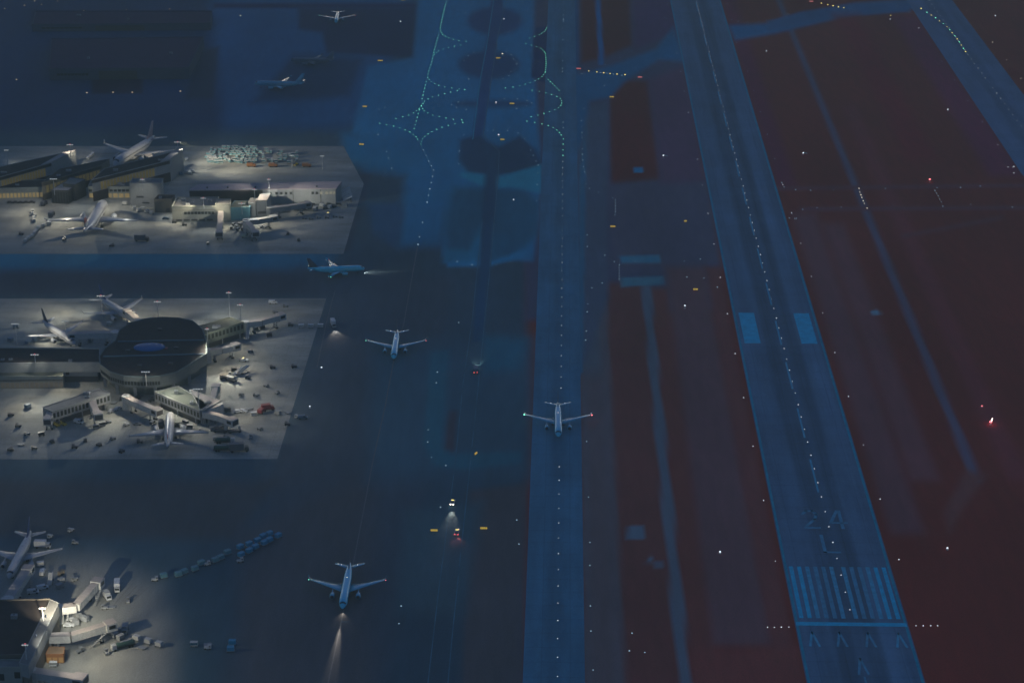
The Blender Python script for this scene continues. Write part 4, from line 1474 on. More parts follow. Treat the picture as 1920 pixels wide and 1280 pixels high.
# round concourse apron
row('cart', [(556, 615), (610, 614)], 6, 'white covered baggage cart in the train that crosses the apron edge', 'baggage carts of the train crossing the apron edge', key='w', args=(white, offwhite))
veh('truck', 625, 611, -75, 'white truck with lit headlamps at the head of the cart train, off the apron edge', key='w')
veh('van', 512, 569, 5, 'white van alone on the upper right of the round concourse apron')
veh('tug', 535, 575, 20, 'small tug right of the white van on the upper concourse apron', key='g', args=(grey,))
veh('tug', 516, 587, 30, 'grey tug beside the tip of the ribbed jet bridge', key='g', args=(grey,))
veh('cart', 505, 631, 15, 'dark cart alone right of the red topped mast', key='d', args=(darkmet, darkmet))
veh('stairs', 465, 634, 90, 'upright white boarding stairs below the right hand pier')
veh('car', 436, 629, 10, 'white car parked under the right hand pier')
row('cart', [(472, 622), (500, 615)], 4, 'dark baggage cart in the short row under the ribbed jet bridge', 'dark carts under the ribbed jet bridge', .6, 'd', (darkmet, darkmet))
veh('tug', 545, 611, 0, 'dark tug behind the white cart train', key='dk', args=(darkmet,))
veh('pickup', 456, 677, -10, 'white pickup truck right of the round concourse')
veh('cart', 439, 696, 5, 'dark square cart left of the pale stacked dollies', key='d', args=(darkmet, darkmet))
row('stairs', [(443, 704), (462, 698)], 2, 'pale low stair trailer in the pair right of the round concourse', 'pale stair trailers', key='w')
veh('loader', 423, 709, 20, 'dark brown cargo loader right of the lit doorway')
veh('loader', 434, 714, -35, 'second cargo loader, nose to the dark brown one', key='g', args=(grey,))
veh('tug', 465, 710, -20, 'dark tug below the pale stair trailers', key='dk', args=(darkmet,))
row('tug', [(506, 691), (516, 690)], 2, 'dark tug of the left pair on the open concourse apron', 'left pair of tugs', key='dk', args=(darkmet,))
row('tug', [(546, 690), (556, 688)], 2, 'dark tug of the right pair near the concourse apron edge', 'right pair of tugs', key='dk', args=(darkmet,))
veh('cart', 427, 772, 30, 'tan baggage cart just behind the square cabbed jet bridge', key='b', args=(brown, brown))
veh('car', 446, 773, 10, 'white car nearest the square cabbed jet bridge')
veh('car', 456, 772, -20, 'white car second from the square cabbed jet bridge')
row('dolly', [(458, 769), (480, 764)], 3, 'pale flat dolly in the row left of the red trucks', 'pale flat dollies', .4, 'flat', (None,))
row('cart', [(466, 780), (486, 778)], 4, 'white cart in the row just below the flat dollies', 'white carts below the flat dollies', .3, 'w', (white, offwhite))
veh('truck', 491, 774, 70, 'smaller red truck left of the tall red one', key='r', args=(redp, redp, 3.6, 1.8))
veh('truck', 502, 769, 20, 'taller red truck of the red pair', key='r2', args=(redp, redp, 4.6, 2.6))
row('dolly', [(515, 775), (526, 778)], 3, 'grey dolly of the trio right of the red trucks', 'grey dollies right of the red trucks', .3, 'g', (grey,))
row('dolly', [(535, 771), (545, 778)], 2, 'grey flat dolly on the apron edge', 'grey flat dollies on the apron edge', .2, 'flat', (None,))
veh('tug', 539, 797, 0, 'dark tug by itself on the lower concourse apron edge', key='dk', args=(darkmet,))
veh('tug', 557, 783, 60, 'white tug standing just off the concourse apron edge')
veh('van', 568, 785, 10, 'blue grey van standing off the concourse apron edge', key='b', args=(bluep,))
veh('loader', 414, 810, -10, 'dark cargo loader beside the wing tip of the red tailed aircraft', key='dk', args=(darkmet,))
veh('belt', 421, 800, 80, 'grey belt loader above the dark cargo loader', key='g', args=(grey,))
veh('tug', 378, 809, 10, 'white tug at the right wing tip of the red tailed aircraft')
veh('loader', 440, 810, 15, 'grey cargo loader right of the dark one', key='g', args=(grey,))
veh('tanker', 421, 830, 5, 'upper of two dark fuel trucks at the bottom of the concourse apron')
veh('tanker', 419, 845, 5, 'lower of two dark fuel trucks at the bottom of the concourse apron')
veh('truck', 448, 846, 10, 'big dark truck at the bottom edge of the concourse apron', key='dk', args=(darkmet, fin_dark, 6.2, 3.0), scale=1.15)
veh('tug', 405, 825, 0, 'white tug left of the fuel trucks')
veh('tug', 424, 820, 10, 'small grey tug above the fuel trucks', key='g', args=(grey,))
veh('van', 148, 793, -20, 'white van alone in the grey patch below the lower left pier')
veh('cart', 180, 803, 25, 'dark sided cart at the tail of a short train', key='d2', args=(offwhite, darkmet))
veh('cart', 192, 798, 25, 'dark sided cart coupled behind the grey tug', key='d2', args=(offwhite, darkmet))
veh('tug', 203, 793, 25, 'grey tug pulling two dark sided carts', key='g', args=(grey,))
veh('belt', 106, 798, -50, 'left of the two yellow belt loaders under the lower left pier')
veh('belt', 118, 796, -40, 'right of the two yellow belt loaders under the lower left pier')
row('car', [(206, 774), (224, 765)], 3, 'white service car parked beside the bridge column', 'white cars by the bridge columns', .5)
veh('tug', 237, 798, 40, 'white tug left of the dark sided car', key='w', args=(offwhite,))
veh('car', 258, 796, 0, 'dark sided car by the left wing of the red tailed aircraft', key='g', args=(grey,))
veh('tug', 211, 824, 45, 'grey tug below the two cart train', key='g', args=(grey,))
veh('tug', 228, 848, 60, 'dark tug near the bottom edge of the concourse apron', key='dk', args=(darkmet,))
veh('cart', 78, 817, 25, 'dark box cart left of the belt loaders', key='d', args=(darkmet, darkmet))
veh('tug', 50, 815, 30, 'grey tug left of the dark box cart', key='g', args=(grey,))
veh('dolly', 40, 834, 20, 'flat dolly at the lower left of the concourse apron', key='flat', args=(None,))
veh('tug', 140, 840, 0, 'small dark tug low on the concourse apron', key='dk', args=(darkmet,))
row('dolly', [(40, 770), (62, 760)], 4, 'blue grey dolly of the cluster left of the lower left pier', 'blue grey dollies left of the pier', .8, 'b', (bluep,))
row('tug', [(285, 784), (300, 787)], 2, 'small tug under the bridge left of the red tailed aircraft', 'tugs under the bridge', key='w', args=(offwhite,))
veh('belt', 336, 800, -30, 'dark belt loader under the right wing of the red tailed aircraft', key='dk', args=(darkmet,))
veh('truck', 302, 800, -85, 'dark catering truck beside the left side of the red tailed aircraft', key='dk2', args=(darkmet, fin_dark, 4, 2.2))

# far terminal apron
row('dolly', [(62, 397), (66, 418)], 9, 'white container dolly in the upper left stack of dollies', 'upper left container dollies', .7, 'w', (offwhite,))
row('dolly', [(80, 424), (50, 456)], 16, 'white container dolly in the slanting line at the left edge', 'slanting line of container dollies', 1.2, 'w', (offwhite,))
veh('cart', 92, 421, 0, 'white cart right of the slanting dolly line', key='w', args=(white, offwhite))
veh('truck', 97, 405, 80, 'dark truck left of the wing of the long shadowed jet', key='dk2', args=(darkmet, fin_dark, 4, 2.2))
veh('truck', 83, 385, 80, 'dark truck before the lit arcade', key='dk2', args=(darkmet, fin_dark, 4, 2.2))
row('car', [(14, 381), (66, 381)], 6, 'dark car in the row before the lit arcade', 'cars before the lit arcade', .4, 'dk', (darkmet,))
veh('truck', 266, 452, 0, 'large dark truck at the wing tip shadow of the long shadowed jet', key='dk', args=(darkmet, fin_dark, 6.2, 3.0), scale=1.1)
veh('car', 311, 411, 0, 'blue grey car at the left end of the beige gate building', key='b', args=(bluep,))
veh('tug', 327, 418, 0, 'dark tug under the corner of the beige gate building', key='dk', args=(darkmet,))
veh('tug', 346, 423, 10, 'dark tug alone before the beige gate building', key='dk', args=(darkmet,))
veh('van', 460, 445, 10, 'pale green van below the bridge toward the camera', key='gr', args=(mat('pale_green', (.36, .42, .34), .5, .3),))
veh('tug', 475, 447, 40, 'dark tug at the foot of the bridge below the glass corner', key='dk', args=(darkmet,))
veh('truck', 412, 444, -85, 'grey truck under the cab of the bridge pointing at the camera', key='g', args=(grey, grey, 3.8, 2.0))
veh('belt', 494, 427, 10, 'white belt loader under the dark sided jet bridge', key='w', args=(offwhite,))
row('cart', [(520, 399), (600, 392)], 12, 'white topped cart in the front row under the long jet bridge', 'front row of carts by the long hall', .7, 'd2', (offwhite, darkmet))
row('cart', [(578, 386), (642, 385)], 10, 'dark cart in the back row against the long hall', 'back row of carts by the long hall', .7, 'dd', (grey, darkmet))
row('tug', [(568, 412), (645, 407)], 10, 'small dark tug in the loose line right of the dark sided bridge', 'loose line of tugs', 1.6, 'g', (grey,))
veh('pickup', 615, 404, 90, 'white pickup at the back of the loose tug line')
row('stairs', [(648, 360), (653, 380)], 5, 'white stair trailer in the rack right of the long hall', 'stair trailers right of the long hall', .2, 'w', flip=90)
veh('van', 645, 384, 0, 'blue grey van at the right end of the long hall', key='b', args=(bluep,))
lab = 'teal and white baggage cart in the crowded lot behind the long hall'
for j, y in enumerate((279, 283.5, 288, 292.5, 297, 301.5, 306)):
    x = 386 + random.uniform(0, 5) + 2 * abs(j - 4)
    while x < (560 if j > 1 else 500):
        p = (x + random.uniform(-1.5, 1.5), y + random.uniform(-1.2, 1.2))
        if random.random() < (.86 if x < 485 else .5):
            veh('cart', *p, random.choice((0, 6, -8, 90, 95)), lab, 'baggage carts in the crowded lot', key=random.choice(('t', 't', 't2')), args=(offwhite, tealp))
        x += random.uniform(6.5, 9.5)
for x in (393, 400, 396, 404, 350, 356, 352, 360):
    y = random.uniform(296, 306) if x > 370 else random.uniform(300, 330)
    veh('dolly', x, y, random.choice((0, 90)), 'white dolly strewn between the slanting hall and the cart lot', 'dollies strewn beside the cart lot', key='w', args=(offwhite,))
for x, y, c in ((471, 313, 'left'), (512, 313, 'middle'), (575, 313, 'right')):
    veh('truck', x, y, 0, 'orange truck at the edge of the dark cart lot, %s of three' % c, 'orange trucks by the cart lot', key='o', args=(orangep, orangep, 4.2, 1.8))
veh('belt', 555, 310, 70, 'yellow lift truck between the orange trucks', key='y')
row('dolly', [(322, 318), (340, 330)], 3, 'dark dolly beside the pale end wall', 'dark dollies beside the pale end wall', .5, 'b', (bluep,))
row('cart', [(164, 301), (176, 290)], 4, 'white cart in the line left of the wide jet wing', 'carts left of the wide jet wing', .3, 'w', (white, offwhite))

# near terminal apron
veh('tug', 291, 1088, 190, 'white tug with a pale canopy at the near end of the long dolly line')
row('dolly', [(302, 1085), (345, 1075), (395, 1056), (440, 1038)], 13, 'teal container dolly in the near half of the long slanting dolly line', 'near half of the long dolly line', 1.6, 't', (tealp,))
row('dolly', [(448, 1046), (490, 1024), (526, 1005)], 12, 'blue container dolly in the lower row of the far half of the long dolly line', 'lower row of the long dolly line', .8, 'tb', (mat('blue_container', (.04, .3, .46), .6, .2),))
row('dolly', [(446, 1032), (485, 1014), (515, 1000)], 10, 'blue container dolly in the upper row of the far half of the long dolly line', 'upper row of the long dolly line', .8, 'tb')
veh('tug', 451, 1053, 200, 'white tug at the head of the lower dolly row')
veh('tug', 389, 1059, 200, 'white tug midway along the long dolly line')
row('dolly', [(418, 1208), (454, 1208)], 5, 'blue container dolly in the upper of two rows at the bottom', 'upper row of blue dollies at the bottom', .2, 'tb')
row('dolly', [(414, 1220), (452, 1220)], 5, 'blue container dolly in the lower of two rows at the bottom', 'lower row of blue dollies at the bottom', .2, 'tb')
veh('cart', 364, 1211, 0, 'teal cart left of the two blue dolly rows', key='t', args=(tealp, offwhite))
veh('tug', 390, 1216, 180, 'white tug left of the two blue dolly rows')
row('dolly', [(376, 1209), (402, 1208)], 3, 'empty dark dolly between the teal cart and the blue dolly rows', 'empty dark dollies at the bottom', .4, 'flat', (None,))
veh('truck', 80, 1026, 0, 'white truck with a dark side door behind the dim blue airliner', key='w')
veh('van', 80, 1075, 90, 'white van right of the docked wide jet bridge')
veh('stairs', 95, 1092, 95, 'long white boarding stairs beside the dolly rows')
row('dolly', [(104, 1106), (122, 1098)], 4, 'grey dolly in the lowest of the short rows right of the stairs', 'lowest short dolly row', .3, 'g', (grey,))
row('dolly', [(106, 1096), (122, 1088)], 4, 'grey dolly in the middle of the short rows right of the stairs', 'middle short dolly row', .3, 'g')
row('cart', [(108, 1084), (124, 1072)], 4, 'brown cart in the top short row right of the stairs', 'top short cart row', .4, 'b', (brown, brown))
veh('van', 62, 1112, 15, 'white van parked before the wide docked bridge, nearer one')
veh('van', 80, 1104, 30, 'white van parked right of its twin before the wide docked bridge')
row('tug', [(22, 1122), (44, 1118)], 3, 'white tug beside the top edge of the dark near roof', 'tugs beside the dark near roof')
veh('truck', 220, 1104, -80, 'white box truck at the top of the group below the empty stand', key='w')
veh('truck', 201, 1121, -60, 'white truck with an open rear left of the slanting stand lines', key='w3', args=(white, offwhite, 3.6, 2.0))
veh('dolly', 209, 1139, 5, 'long dolly hitched behind the grey tug by the stand lines', key='flat', args=(None,))
veh('tug', 196, 1141, 5, 'grey tug below the white trucks', key='g', args=(grey,))
veh('car', 135, 1164, 5, 'white car under the bridge bend, upper of two')
veh('car', 129, 1174, 5, 'white car under the bridge bend, lower of two')
veh('truck', 235, 1184, -85, 'grey box truck right of the windowed bridge cab', key='g', args=(grey, grey, 3.8, 2.0))
veh('tanker', 232, 1214, -150, 'green fuel truck right of the windowed jet bridge')
row('dolly', [(246, 1197), (310, 1214)], 8, 'white dolly in the curved train behind the green fuel truck', 'curved train of dollies', .3, 'w', (offwhite,))
row('dolly', [(252, 1212), (280, 1219)], 3, 'flat grey dolly beside the green fuel truck', 'flat dollies beside the green fuel truck', .2, 'flat', (None,))
row('cart', [(88, 1249), (112, 1249)], 4, 'white cart under the lower left walkway', 'white carts under the walkway', .3, 'w', (white, offwhite))
row('cart', [(74, 1274), (92, 1272)], 3, 'white cart in the shade of the bottom left bridge', 'carts shaded by the bottom left bridge', .3, 'w')
veh('tug', 133, 996, 60, 'pale tug alone on the dark upper part of the near apron')
veh('tug', 141, 1019, 0, 'dim tug below the pale one on the near apron', key='g', args=(grey,))
row('cart', [(66, 1062), (84, 1060)], 3, 'pale cart under the wing of the dim blue airliner', 'carts under the dim blue wing', .5, 'w')
row('tug', [(86, 1014), (100, 1002)], 2, 'pale tug behind the wing of the dim blue airliner', 'tugs behind the dim blue wing', .5, 'w', (offwhite,))

# loose equipment crowded round the gates
for kind, key, args, lab, grp, spots_ in (
        ('dolly', 'flat', (None,), 'empty flat dolly in the clutter under the lower left pier', 'flat dollies under the lower left pier', [(112, 790), (126, 783), (136, 779), (160, 770), (196, 764), (214, 756), (152, 776)]),
        ('tug', 'dk', (darkmet,), 'dark tug in the clutter between the round concourse columns and the bridges', 'dark tugs by the concourse columns', [(228, 750), (243, 757), (258, 748), (284, 752), (306, 754), (318, 757), (276, 762)]),
        ('cart', 'd2', (offwhite, darkmet), 'pale topped cart in the clutter by the wing of the red tailed aircraft', 'pale topped carts by the red tailed aircraft', [(286, 796), (294, 805), (341, 806), (348, 795), (356, 803), (334, 812)]),
        ('dolly', 'g', (grey,), 'grey container dolly in the clutter under the square cabbed bridge', 'grey dollies under the square cabbed bridge', [(388, 790), (396, 798), (404, 792), (412, 802), (420, 796), (430, 802), (399, 806)]),
        ('cart', 'dd', (grey, darkmet), 'dark cart in the clutter below the right hand pier', 'dark carts below the right hand pier', [(400, 640), (410, 637), (421, 634), (445, 627), (455, 629), (463, 624)]),
        ('tug', 'g', (grey,), 'grey tug scattered on the open right part of the concourse apron', 'grey tugs on the open concourse apron', [(470, 660), (500, 725), (480, 742), (452, 741), (520, 738), (488, 806), (470, 822)]),
        ('tug', 'dk', (darkmet,), 'dark tug scattered on the left part of the concourse apron', 'dark tugs on the left concourse apron', [(20, 780), (34, 800), (98, 830), (64, 842), (160, 828), (186, 836), (262, 830), (20, 845)]),
        ('dolly', 'b', (bluep,), 'blue grey dolly beside the parked aircraft behind the connector', 'blue grey dollies behind the connector', [(20, 640), (52, 645), (66, 640), (74, 634), (170, 640), (178, 632), (206, 610), (30, 615)]),
        ('cart', 'dd', (grey, darkmet), 'dark cart in the clutter under the glass corner building', 'dark carts under the glass corner building', [(438, 424), (444, 428), (450, 424), (446, 433), (456, 432), (434, 430)]),
        ('dolly', 'w', (offwhite,), 'white dolly in the clutter beside the tall pale block', 'white dollies beside the pale block', [(252, 393), (260, 397), (268, 394), (276, 399), (284, 402), (234, 384)]),
        ('tug', 'dk', (darkmet,), 'dark tug among the carts before the long hall', 'dark tugs before the long hall', [(512, 394), (524, 389), (536, 393), (552, 388), (566, 391), (584, 388), (610, 392), (626, 389)]),
        ('dolly', 'w', (offwhite,), 'white dolly among the carts before the long hall', 'white dollies before the long hall', [(518, 392), (530, 396), (546, 391), (558, 394), (574, 393), (590, 395), (604, 388), (618, 391)]),
        ('tug', 'dk', (darkmet,), 'dark tug scattered on the open far apron', 'dark tugs on the far apron', [(40, 440), (120, 450), (390, 458), (540, 440), (560, 452), (210, 462)]),
        ('dolly', 'g', (grey,), 'grey dolly in the clutter beside the windowed jet bridge', 'grey dollies by the windowed jet bridge', [(206, 1188), (216, 1194), (226, 1198), (150, 1160), (160, 1164), (142, 1170), (222, 1186)]),
        ('tug', 'g', (grey,), 'grey tug scattered on the near apron', 'grey tugs on the near apron', [(200, 1225), (172, 1105), (240, 1128), (140, 1088), (196, 1290), (150, 1222)])):
    for x, y in spots_:
        veh(kind, x, y, random.uniform(0, 360), lab, grp, key, args)

# service road and lights on the move
def lamps(o, z, front, back, half, fm=None, bm=None, r=.3):
    for s in (-1, 1):
        if fm:
            MB().dome((front, s * half, z), r, n=8).build('headlight', fm, o)
        if bm:
            MB().dome((back, s * half, z), r, n=8).build('tail_light', bm, o)



t1 = veh('truck', 892, 697, 90 + 1.5, 'truck with red tail lights driving away on the service road, farthest of three', 'vehicles on the service road', key='road', args=(offwhite, bluep, 5.0, 2.2))
lamps(t1, 1.0, 3.7, -3.5, .8, e_head, e_tail, .26)
spot('headlight_beam', t1.location + Vector((0, 4, 1.3)), P(901, 664), 5000, (1, .85, .7), 50, .8, .2)
t2 = veh('pickup', 849, 944, -96, 'pickup with bright headlamps driving toward the camera on the service road', 'vehicles on the service road', key='road')
lamps(t2, .85, 2.65, -2.6, .65, e_head, None, .34)
spot('headlight_beam', t2.location + Vector((0, -2.8, 1.6)), P(844, 985), 14000, (1, .82, .72), 30, .8, .2)
t3 = veh('pickup', 857, 1000, 85, 'pickup with red tail lights driving away near the yellow signs', 'vehicles on the service road', key='road2')
lamps(t3, .9, 2.65, -2.65, .75, None, e_tail, .3)
spot('tail_glow', t3.location + Vector((0, -3.2, 1.2)), P(858, 1016), 900, (1, .15, .12), 90, .8, .2)
t4 = P(625, 611)
spot('headlight_beam', t4 + Vector((1.0, -5, 1.8)), P(632, 632), 7000, (1, .8, .65), 60, .8, .2)
# aircraft nose lights
def nose_light(a, pw, reach, ang):
    k = a.scale[0]
    d = Vector((math.sin(a.rotation_euler.z), -math.cos(a.rotation_euler.z), 0))
    p = a.location + d * 16.2 * k + Vector((0, 0, 1.25))
    spot('landing_light', p, p + d * reach - Vector((0, 0, 1.25)), pw, (1, .9, .78), ang, .9, .2)


nose_light(A3, 1500, 9, 64)
nose_light(A3, 190000, 70, 9)
nose_light(A4, 7000, 12, 70)
nose_light(A4, 26000, 50, 16)

# ------------------------------------------------------------------ airfield lights and signs
LM = {}


def light_mesh(key, m, r):
    if key not in LM:
        mb = MB().tube((0, 0, 0), (0, 0, .12), r * 1.2, r * 1.05, 8, 1).dome((0, 0, .12), r, 0, 7)
        me = mb.build('light', [m, darkmet])
        LM[key] = me.data
        bpy.data.objects.remove(me)
    return LM[key]


def lights(pts, name, m, r, label, cat, group, z=0.03):
    for p in pts:
        k = random.choice((.82, .94, 1.0, 1.1))
        o = bpy.data.objects.new(name, light_mesh((m.name, r, k), m, r * k))
        COL.objects.link(o)
        q = P(*p)
        o.location = (q.x, q.y, z)
        tag(o, label, cat, group)


def spaced(b, y0, y1, step, skip=()):
    """points every step metres along the line b, going away from the camera from y0"""
    out_ = []
    p = P(bx(b, y0), y0)
    e = P(bx(b, y1), y1).y
    n = 0
    while p.y < e:
        # back to survey coordinates
        d = p.y * cs + CAM_H * sn
        y = 640 - F_PX * (-CAM_H * cs + p.y * sn) / d
        x = 960 + F_PX * p.x / d
        if not any(a < y < c for a, c in skip):
            out_.append((x, y))
        p = p + DIR * step
        n += 1
    return out_


def along(pts, step):
    g = [P(*p) for p in pts]
    acc, res, left = 0.0, [], 0.0
    for a, b in zip(g[:-1], g[1:]):
        L = (b - a).length
        t = left
        while t < L:
            q = a.lerp(b, t / L)
            d = q.y * cs + CAM_H * sn
            res.append((960 + F_PX * q.x / d, 640 - F_PX * (-CAM_H * cs + q.y * sn) / d))
            t += step
        left = t - L
    return res


lights(spaced(1628, 1143, 0, 15.2), 'runway_light', e_white, .22, 'white light in the centreline row of the near runway', 'runway light', 'centreline lights of the near runway')
lights(spaced(1498, 1052, 0, 59.6), 'runway_light', e_white, .22, 'white light in the left edge row of the near runway', 'runway light', 'left edge lights of the near runway')
lights(spaced(1757, 1049, 0, 59.6), 'runway_light', e_white, .22, 'white light in the right edge row of the near runway', 'runway light', 'right edge lights of the near runway')
lights([(1439, 1176), (1452, 1176), (1465, 1175.5), (1479, 1175.5)], 'threshold_light', e_white, .22, 'white threshold light in the row left of the near runway', 'runway light', 'left threshold lights')
lights([(1717.5, 1173), (1731, 1173), (1745, 1173), (1758, 1173)], 'threshold_light', e_white, .22, 'white threshold light in the row right of the near runway', 'runway light', 'right threshold lights')
lights(spaced(1045, 1268, 855, 14.8), 'taxiway_light', e_taxi, .17, 'pale centreline light on the long taxiway, nearer than the rolling airliner', 'taxiway light', 'near centreline lights of the long taxiway')
lights(spaced(1048, 728, 300, 14.8, ((418, 425), (440, 447))), 'taxiway_light', e_taxi, .17, 'pale centreline light on the long taxiway, behind the rolling airliner', 'taxiway light', 'far centreline lights of the long taxiway')
lights([(1055, 54), (1056.5, 4), (1056.5, 9), (1057, 20), (1056.5, 29), (1056.5, 37), (1056.5, 41), (1055.5, 76), (1055, 100), (1055, 115), (1054.5, 129), (1054.5, 135), (1056, 230), (1056, 240)], 'taxiway_light', e_blue, .34, 'pale blue light in the broken row at the top of the long taxiway', 'taxiway light', 'top centreline lights of the long taxiway')

GL = [[(838, 0), (831, 27), (827, 46), (825, 57)],
      [(822, 67), (815, 92), (812, 106), (808, 121), (803, 137), (802, 145)],
      [(799, 154), (793, 180), (790, 192)], [(786, 207), (781, 226), (776, 244)],
      [(826, 59), (830, 66), (843, 73), (860, 77), (880, 79)],
      [(815, 103), (822, 96), (837, 91), (855, 87), (866, 85)],
      [(802, 146), (808, 154), (825, 162), (847, 166), (872, 169)],
      [(790, 199), (797, 189), (812, 182), (832, 177), (850, 172), (876, 168)],
      [(790, 200), (796, 210), (810, 216), (830, 221), (852, 225), (882, 226.5)],
      [(786, 204), (775, 213), (760, 219), (746, 222), (732, 226)],
      [(712, 232), (727, 235), (745, 239), (757, 243), (772, 250), (780, 257), (785, 265)],
      [(789, 271), (791, 262), (799, 254), (812, 246), (832, 238), (852, 233), (876, 229)],
      [(993, 72), (1010, 67), (1021, 60), (1026, 51)],
      [(986, 83), (1002, 87), (1016, 92), (1022, 100)],
      [(1023, 101), (1024, 118), (1022.5, 136)],
      [(1022, 137), (1016, 145), (1004, 152), (987, 158), (970, 163), (946, 166)],
      [(998, 170), (1020, 174), (1037, 179), (1050, 184), (1054, 192), (1051, 200), (1042, 206), (1025, 212), (1005, 218), (988, 221)],
      [(988, 228), (1008, 231), (1025, 235), (1041, 242), (1050, 250), (1054, 257)],
      [(1028, 150), (1040, 162), (1050, 172)]]
GN = ['along the left taxiway at the top edge', 'along the left taxiway beside the upper loops', 'along the left taxiway above the crossing', 'along the left taxiway below the crossing',
      'on the upper left curve by the top island', 'on the curve above the yellow signed island', 'on the curve below the yellow signed island', 'on the upper left of the flat loop',
      'on the lower left of the flat loop', 'on the curve swinging left from the crossing', 'on the lower curve swinging left to the apron', 'on the curve at the top of the lowest loop',
      'on the short hook at the upper right', 'on the right bend above the straight', 'on the short right straight of the second loop', 'on the right bend below the straight',
      'round the right end of the flat loop', 'on the right curve of the lowest loop', 'on the faint diagonal at the right']
for pts, nme in zip(GL, GN):
    lights(along(pts, 10.0 if 'along' in nme else 6.6), 'taxiway_light', e_green, .27, 'green taxiway light ' + nme, 'taxiway light', 'green lights ' + nme)
lights([(794, 282), (799, 292), (804, 303), (809, 312), (813, 319.5), (811, 331.5), (808.5, 343), (806, 355), (803.5, 367), (801, 380), (792.5, 417.5), (786.5, 445), (784, 459)],
       'taxiway_light', e_blue, .4, 'pale light in the row bending down from the green crossing', 'taxiway light', 'pale lights below the green crossing')
lights([(1056, 261), (1056, 271), (1055.5, 282), (1055.5, 292)], 'taxiway_light', e_green, .26, 'green light just below the right end of the lowest loop', 'taxiway light', 'green lights below the lowest loop')
BLUE = [('round the top grass island', [(885, 9), (872, 25), (989, 21), (977, 38), (973, 43), (963, 55), (954, 61), (980, 5)]),
        ('round the yellow signed island', [(888, 99), (878, 105), (949, 98), (958, 103), (963, 112), (968, 121), (958, 135), (954, 143), (944, 148), (870, 115), (879, 149)]),
        ('round the flat island', [(859, 192), (856, 202), (847, 197), (874, 206), (946, 186), (970, 186), (988, 189), (997, 194), (987, 199), (969, 204), (943, 206)]),
        ('round the lowest grass island', [(870, 253), (861, 284), (914, 246), (925, 245), (952, 246), (971, 250), (984, 261), (995, 282), (1000, 292), (1005, 303), (1009, 310), (1008, 325), (1007, 347), (1006, 377), (860, 308)]),
        ('along the right shoulder of the long taxiway', [(1090, 227), (1091, 238), (1091, 249), (1091, 258.5), (1092, 280), (1092, 290), (1093, 301), (1094, 313), (1096, 323), (1099, 345), (1105, 354), (1122, 361), (1101, 441), (1101, 463), (1102, 570), (1101, 585), (1099, 621), (1098, 638), (1100, 828), (1103, 932), (1106, 1017), (1106, 1060), (1107, 1136), (1108, 1183), (1112, 1256)]),
        ('along the exit taxiway left of the near runway', [(1095, 204), (1133, 161), (1192, 128), (1163, 109), (1185, 96), (1237, 111), (1219, 115), (1238, 59), (1246, 34), (1250, 35), (1262, 117), (1135, 122), (1066, 139), (1091, 139)]),
        ('along the exit taxiway right of the near runway', [(1384, 41), (1402, 42), (1422, 42), (1437, 39), (1459, 55), (1436, 61), (1411, 67), (1391, 73), (1381, 81), (1473, 35), (1478, 27), (1484, 48), (1526, 36), (1568, 23), (1594, 17), (1640, 7), (1673, 10), (1682, 13), (1704, 25), (1559, 4)]),
        ('along the crossing taxiway right of the near runway', [(1466, 343), (1470, 351), (1492, 356), (1520, 357.5), (1563, 357), (1610, 354), (1660, 354), (1801, 352), (1838, 350), (1485, 401), (1505, 393), (1532, 390), (1577, 389), (1675, 386), (1820, 384), (1898, 389), (1480, 409.5), (1490, 410), (1493, 410)]),
        ('between the near runway and the pale road', [(1134, 479), (1152, 491), (1190, 491), (1283, 490), (1313, 486), (1288, 520), (1320, 522), (1345, 539), (1110, 540), (1129, 531), (1152, 491)]),
        ('on the dark left apron', [(657, 222), (647, 206), (674, 213), (642, 248), (629, 258), (692, 250), (709, 253), (725, 285), (728, 297), (601, 689), (722, 202), (711, 206), (734, 316), (538, 31), (495, 104), (490, 115), (483, 125)]),
        ('beside the loop of pavement by the service road', [(857, 491), (885, 497), (931, 497), (959, 492), (820, 698), (818, 718), (803, 806), (802, 829), (809, 858), (836, 873), (860, 605)]),
        ('left of the service road at the bottom', [(752, 1136), (748, 1169), (826, 951), (969, 975), (973, 1020), (1180, 1220), (1209, 1223), (1185, 1187)])]
for nme, pts in BLUE:
    lights(pts, 'edge_light', e_blue, .26, 'small pale blue edge light ' + nme, 'edge light', 'edge lights ' + nme)
lights(along([(1742, 2), (1773, 44), (1825, 117), (1870, 177), (1916, 239)], 15.2), 'runway_light', e_white, .22, 'white light in the centreline row of the far runway', 'runway light', 'centreline lights of the far runway')
lights([(1723, 53), (1744, 84), (1766, 116), (1790, 151), (1815, 189), (1842, 229), (1871, 272), (1899, 314)], 'runway_light', e_white, .22, 'white light in the left edge row of the far runway', 'runway light', 'left edge lights of the far runway')
lights([(1813, 21), (1836, 50), (1861, 80), (1887, 113), (1914, 148)], 'runway_light', e_warm, .24, 'warm light in the right edge row of the far runway', 'runway light', 'right edge lights of the far runway')
alt = along([(1738, 24), (1752, 33), (1767, 44), (1777, 52), (1795, 74), (1811, 99)], 11)
lights(alt[0::2], 'lead_off_light', e_green, .42, 'green light in the lead off row beside the far runway centreline', 'taxiway light', 'green lead off lights')
lights(alt[1::2], 'lead_off_light', e_yel, .46, 'yellow light in the lead off row beside the far runway centreline', 'taxiway light', 'yellow lead off lights')
lights([(1104, 134), (1119, 136), (1132, 137.5), (1144, 139), (1157, 140), (1172, 141)], 'guard_light', e_yel, .5, 'yellow guard light in the row across the left exit taxiway', 'guard light', 'yellow guard lights at the left exit')
lights([(1126, 137), (1138, 138), (1150, 140), (1166, 142)], 'stop_bar_light', e_blue, .34, 'small pale light between the yellow guard lights of the left exit', 'guard light', 'pale lights at the left exit')
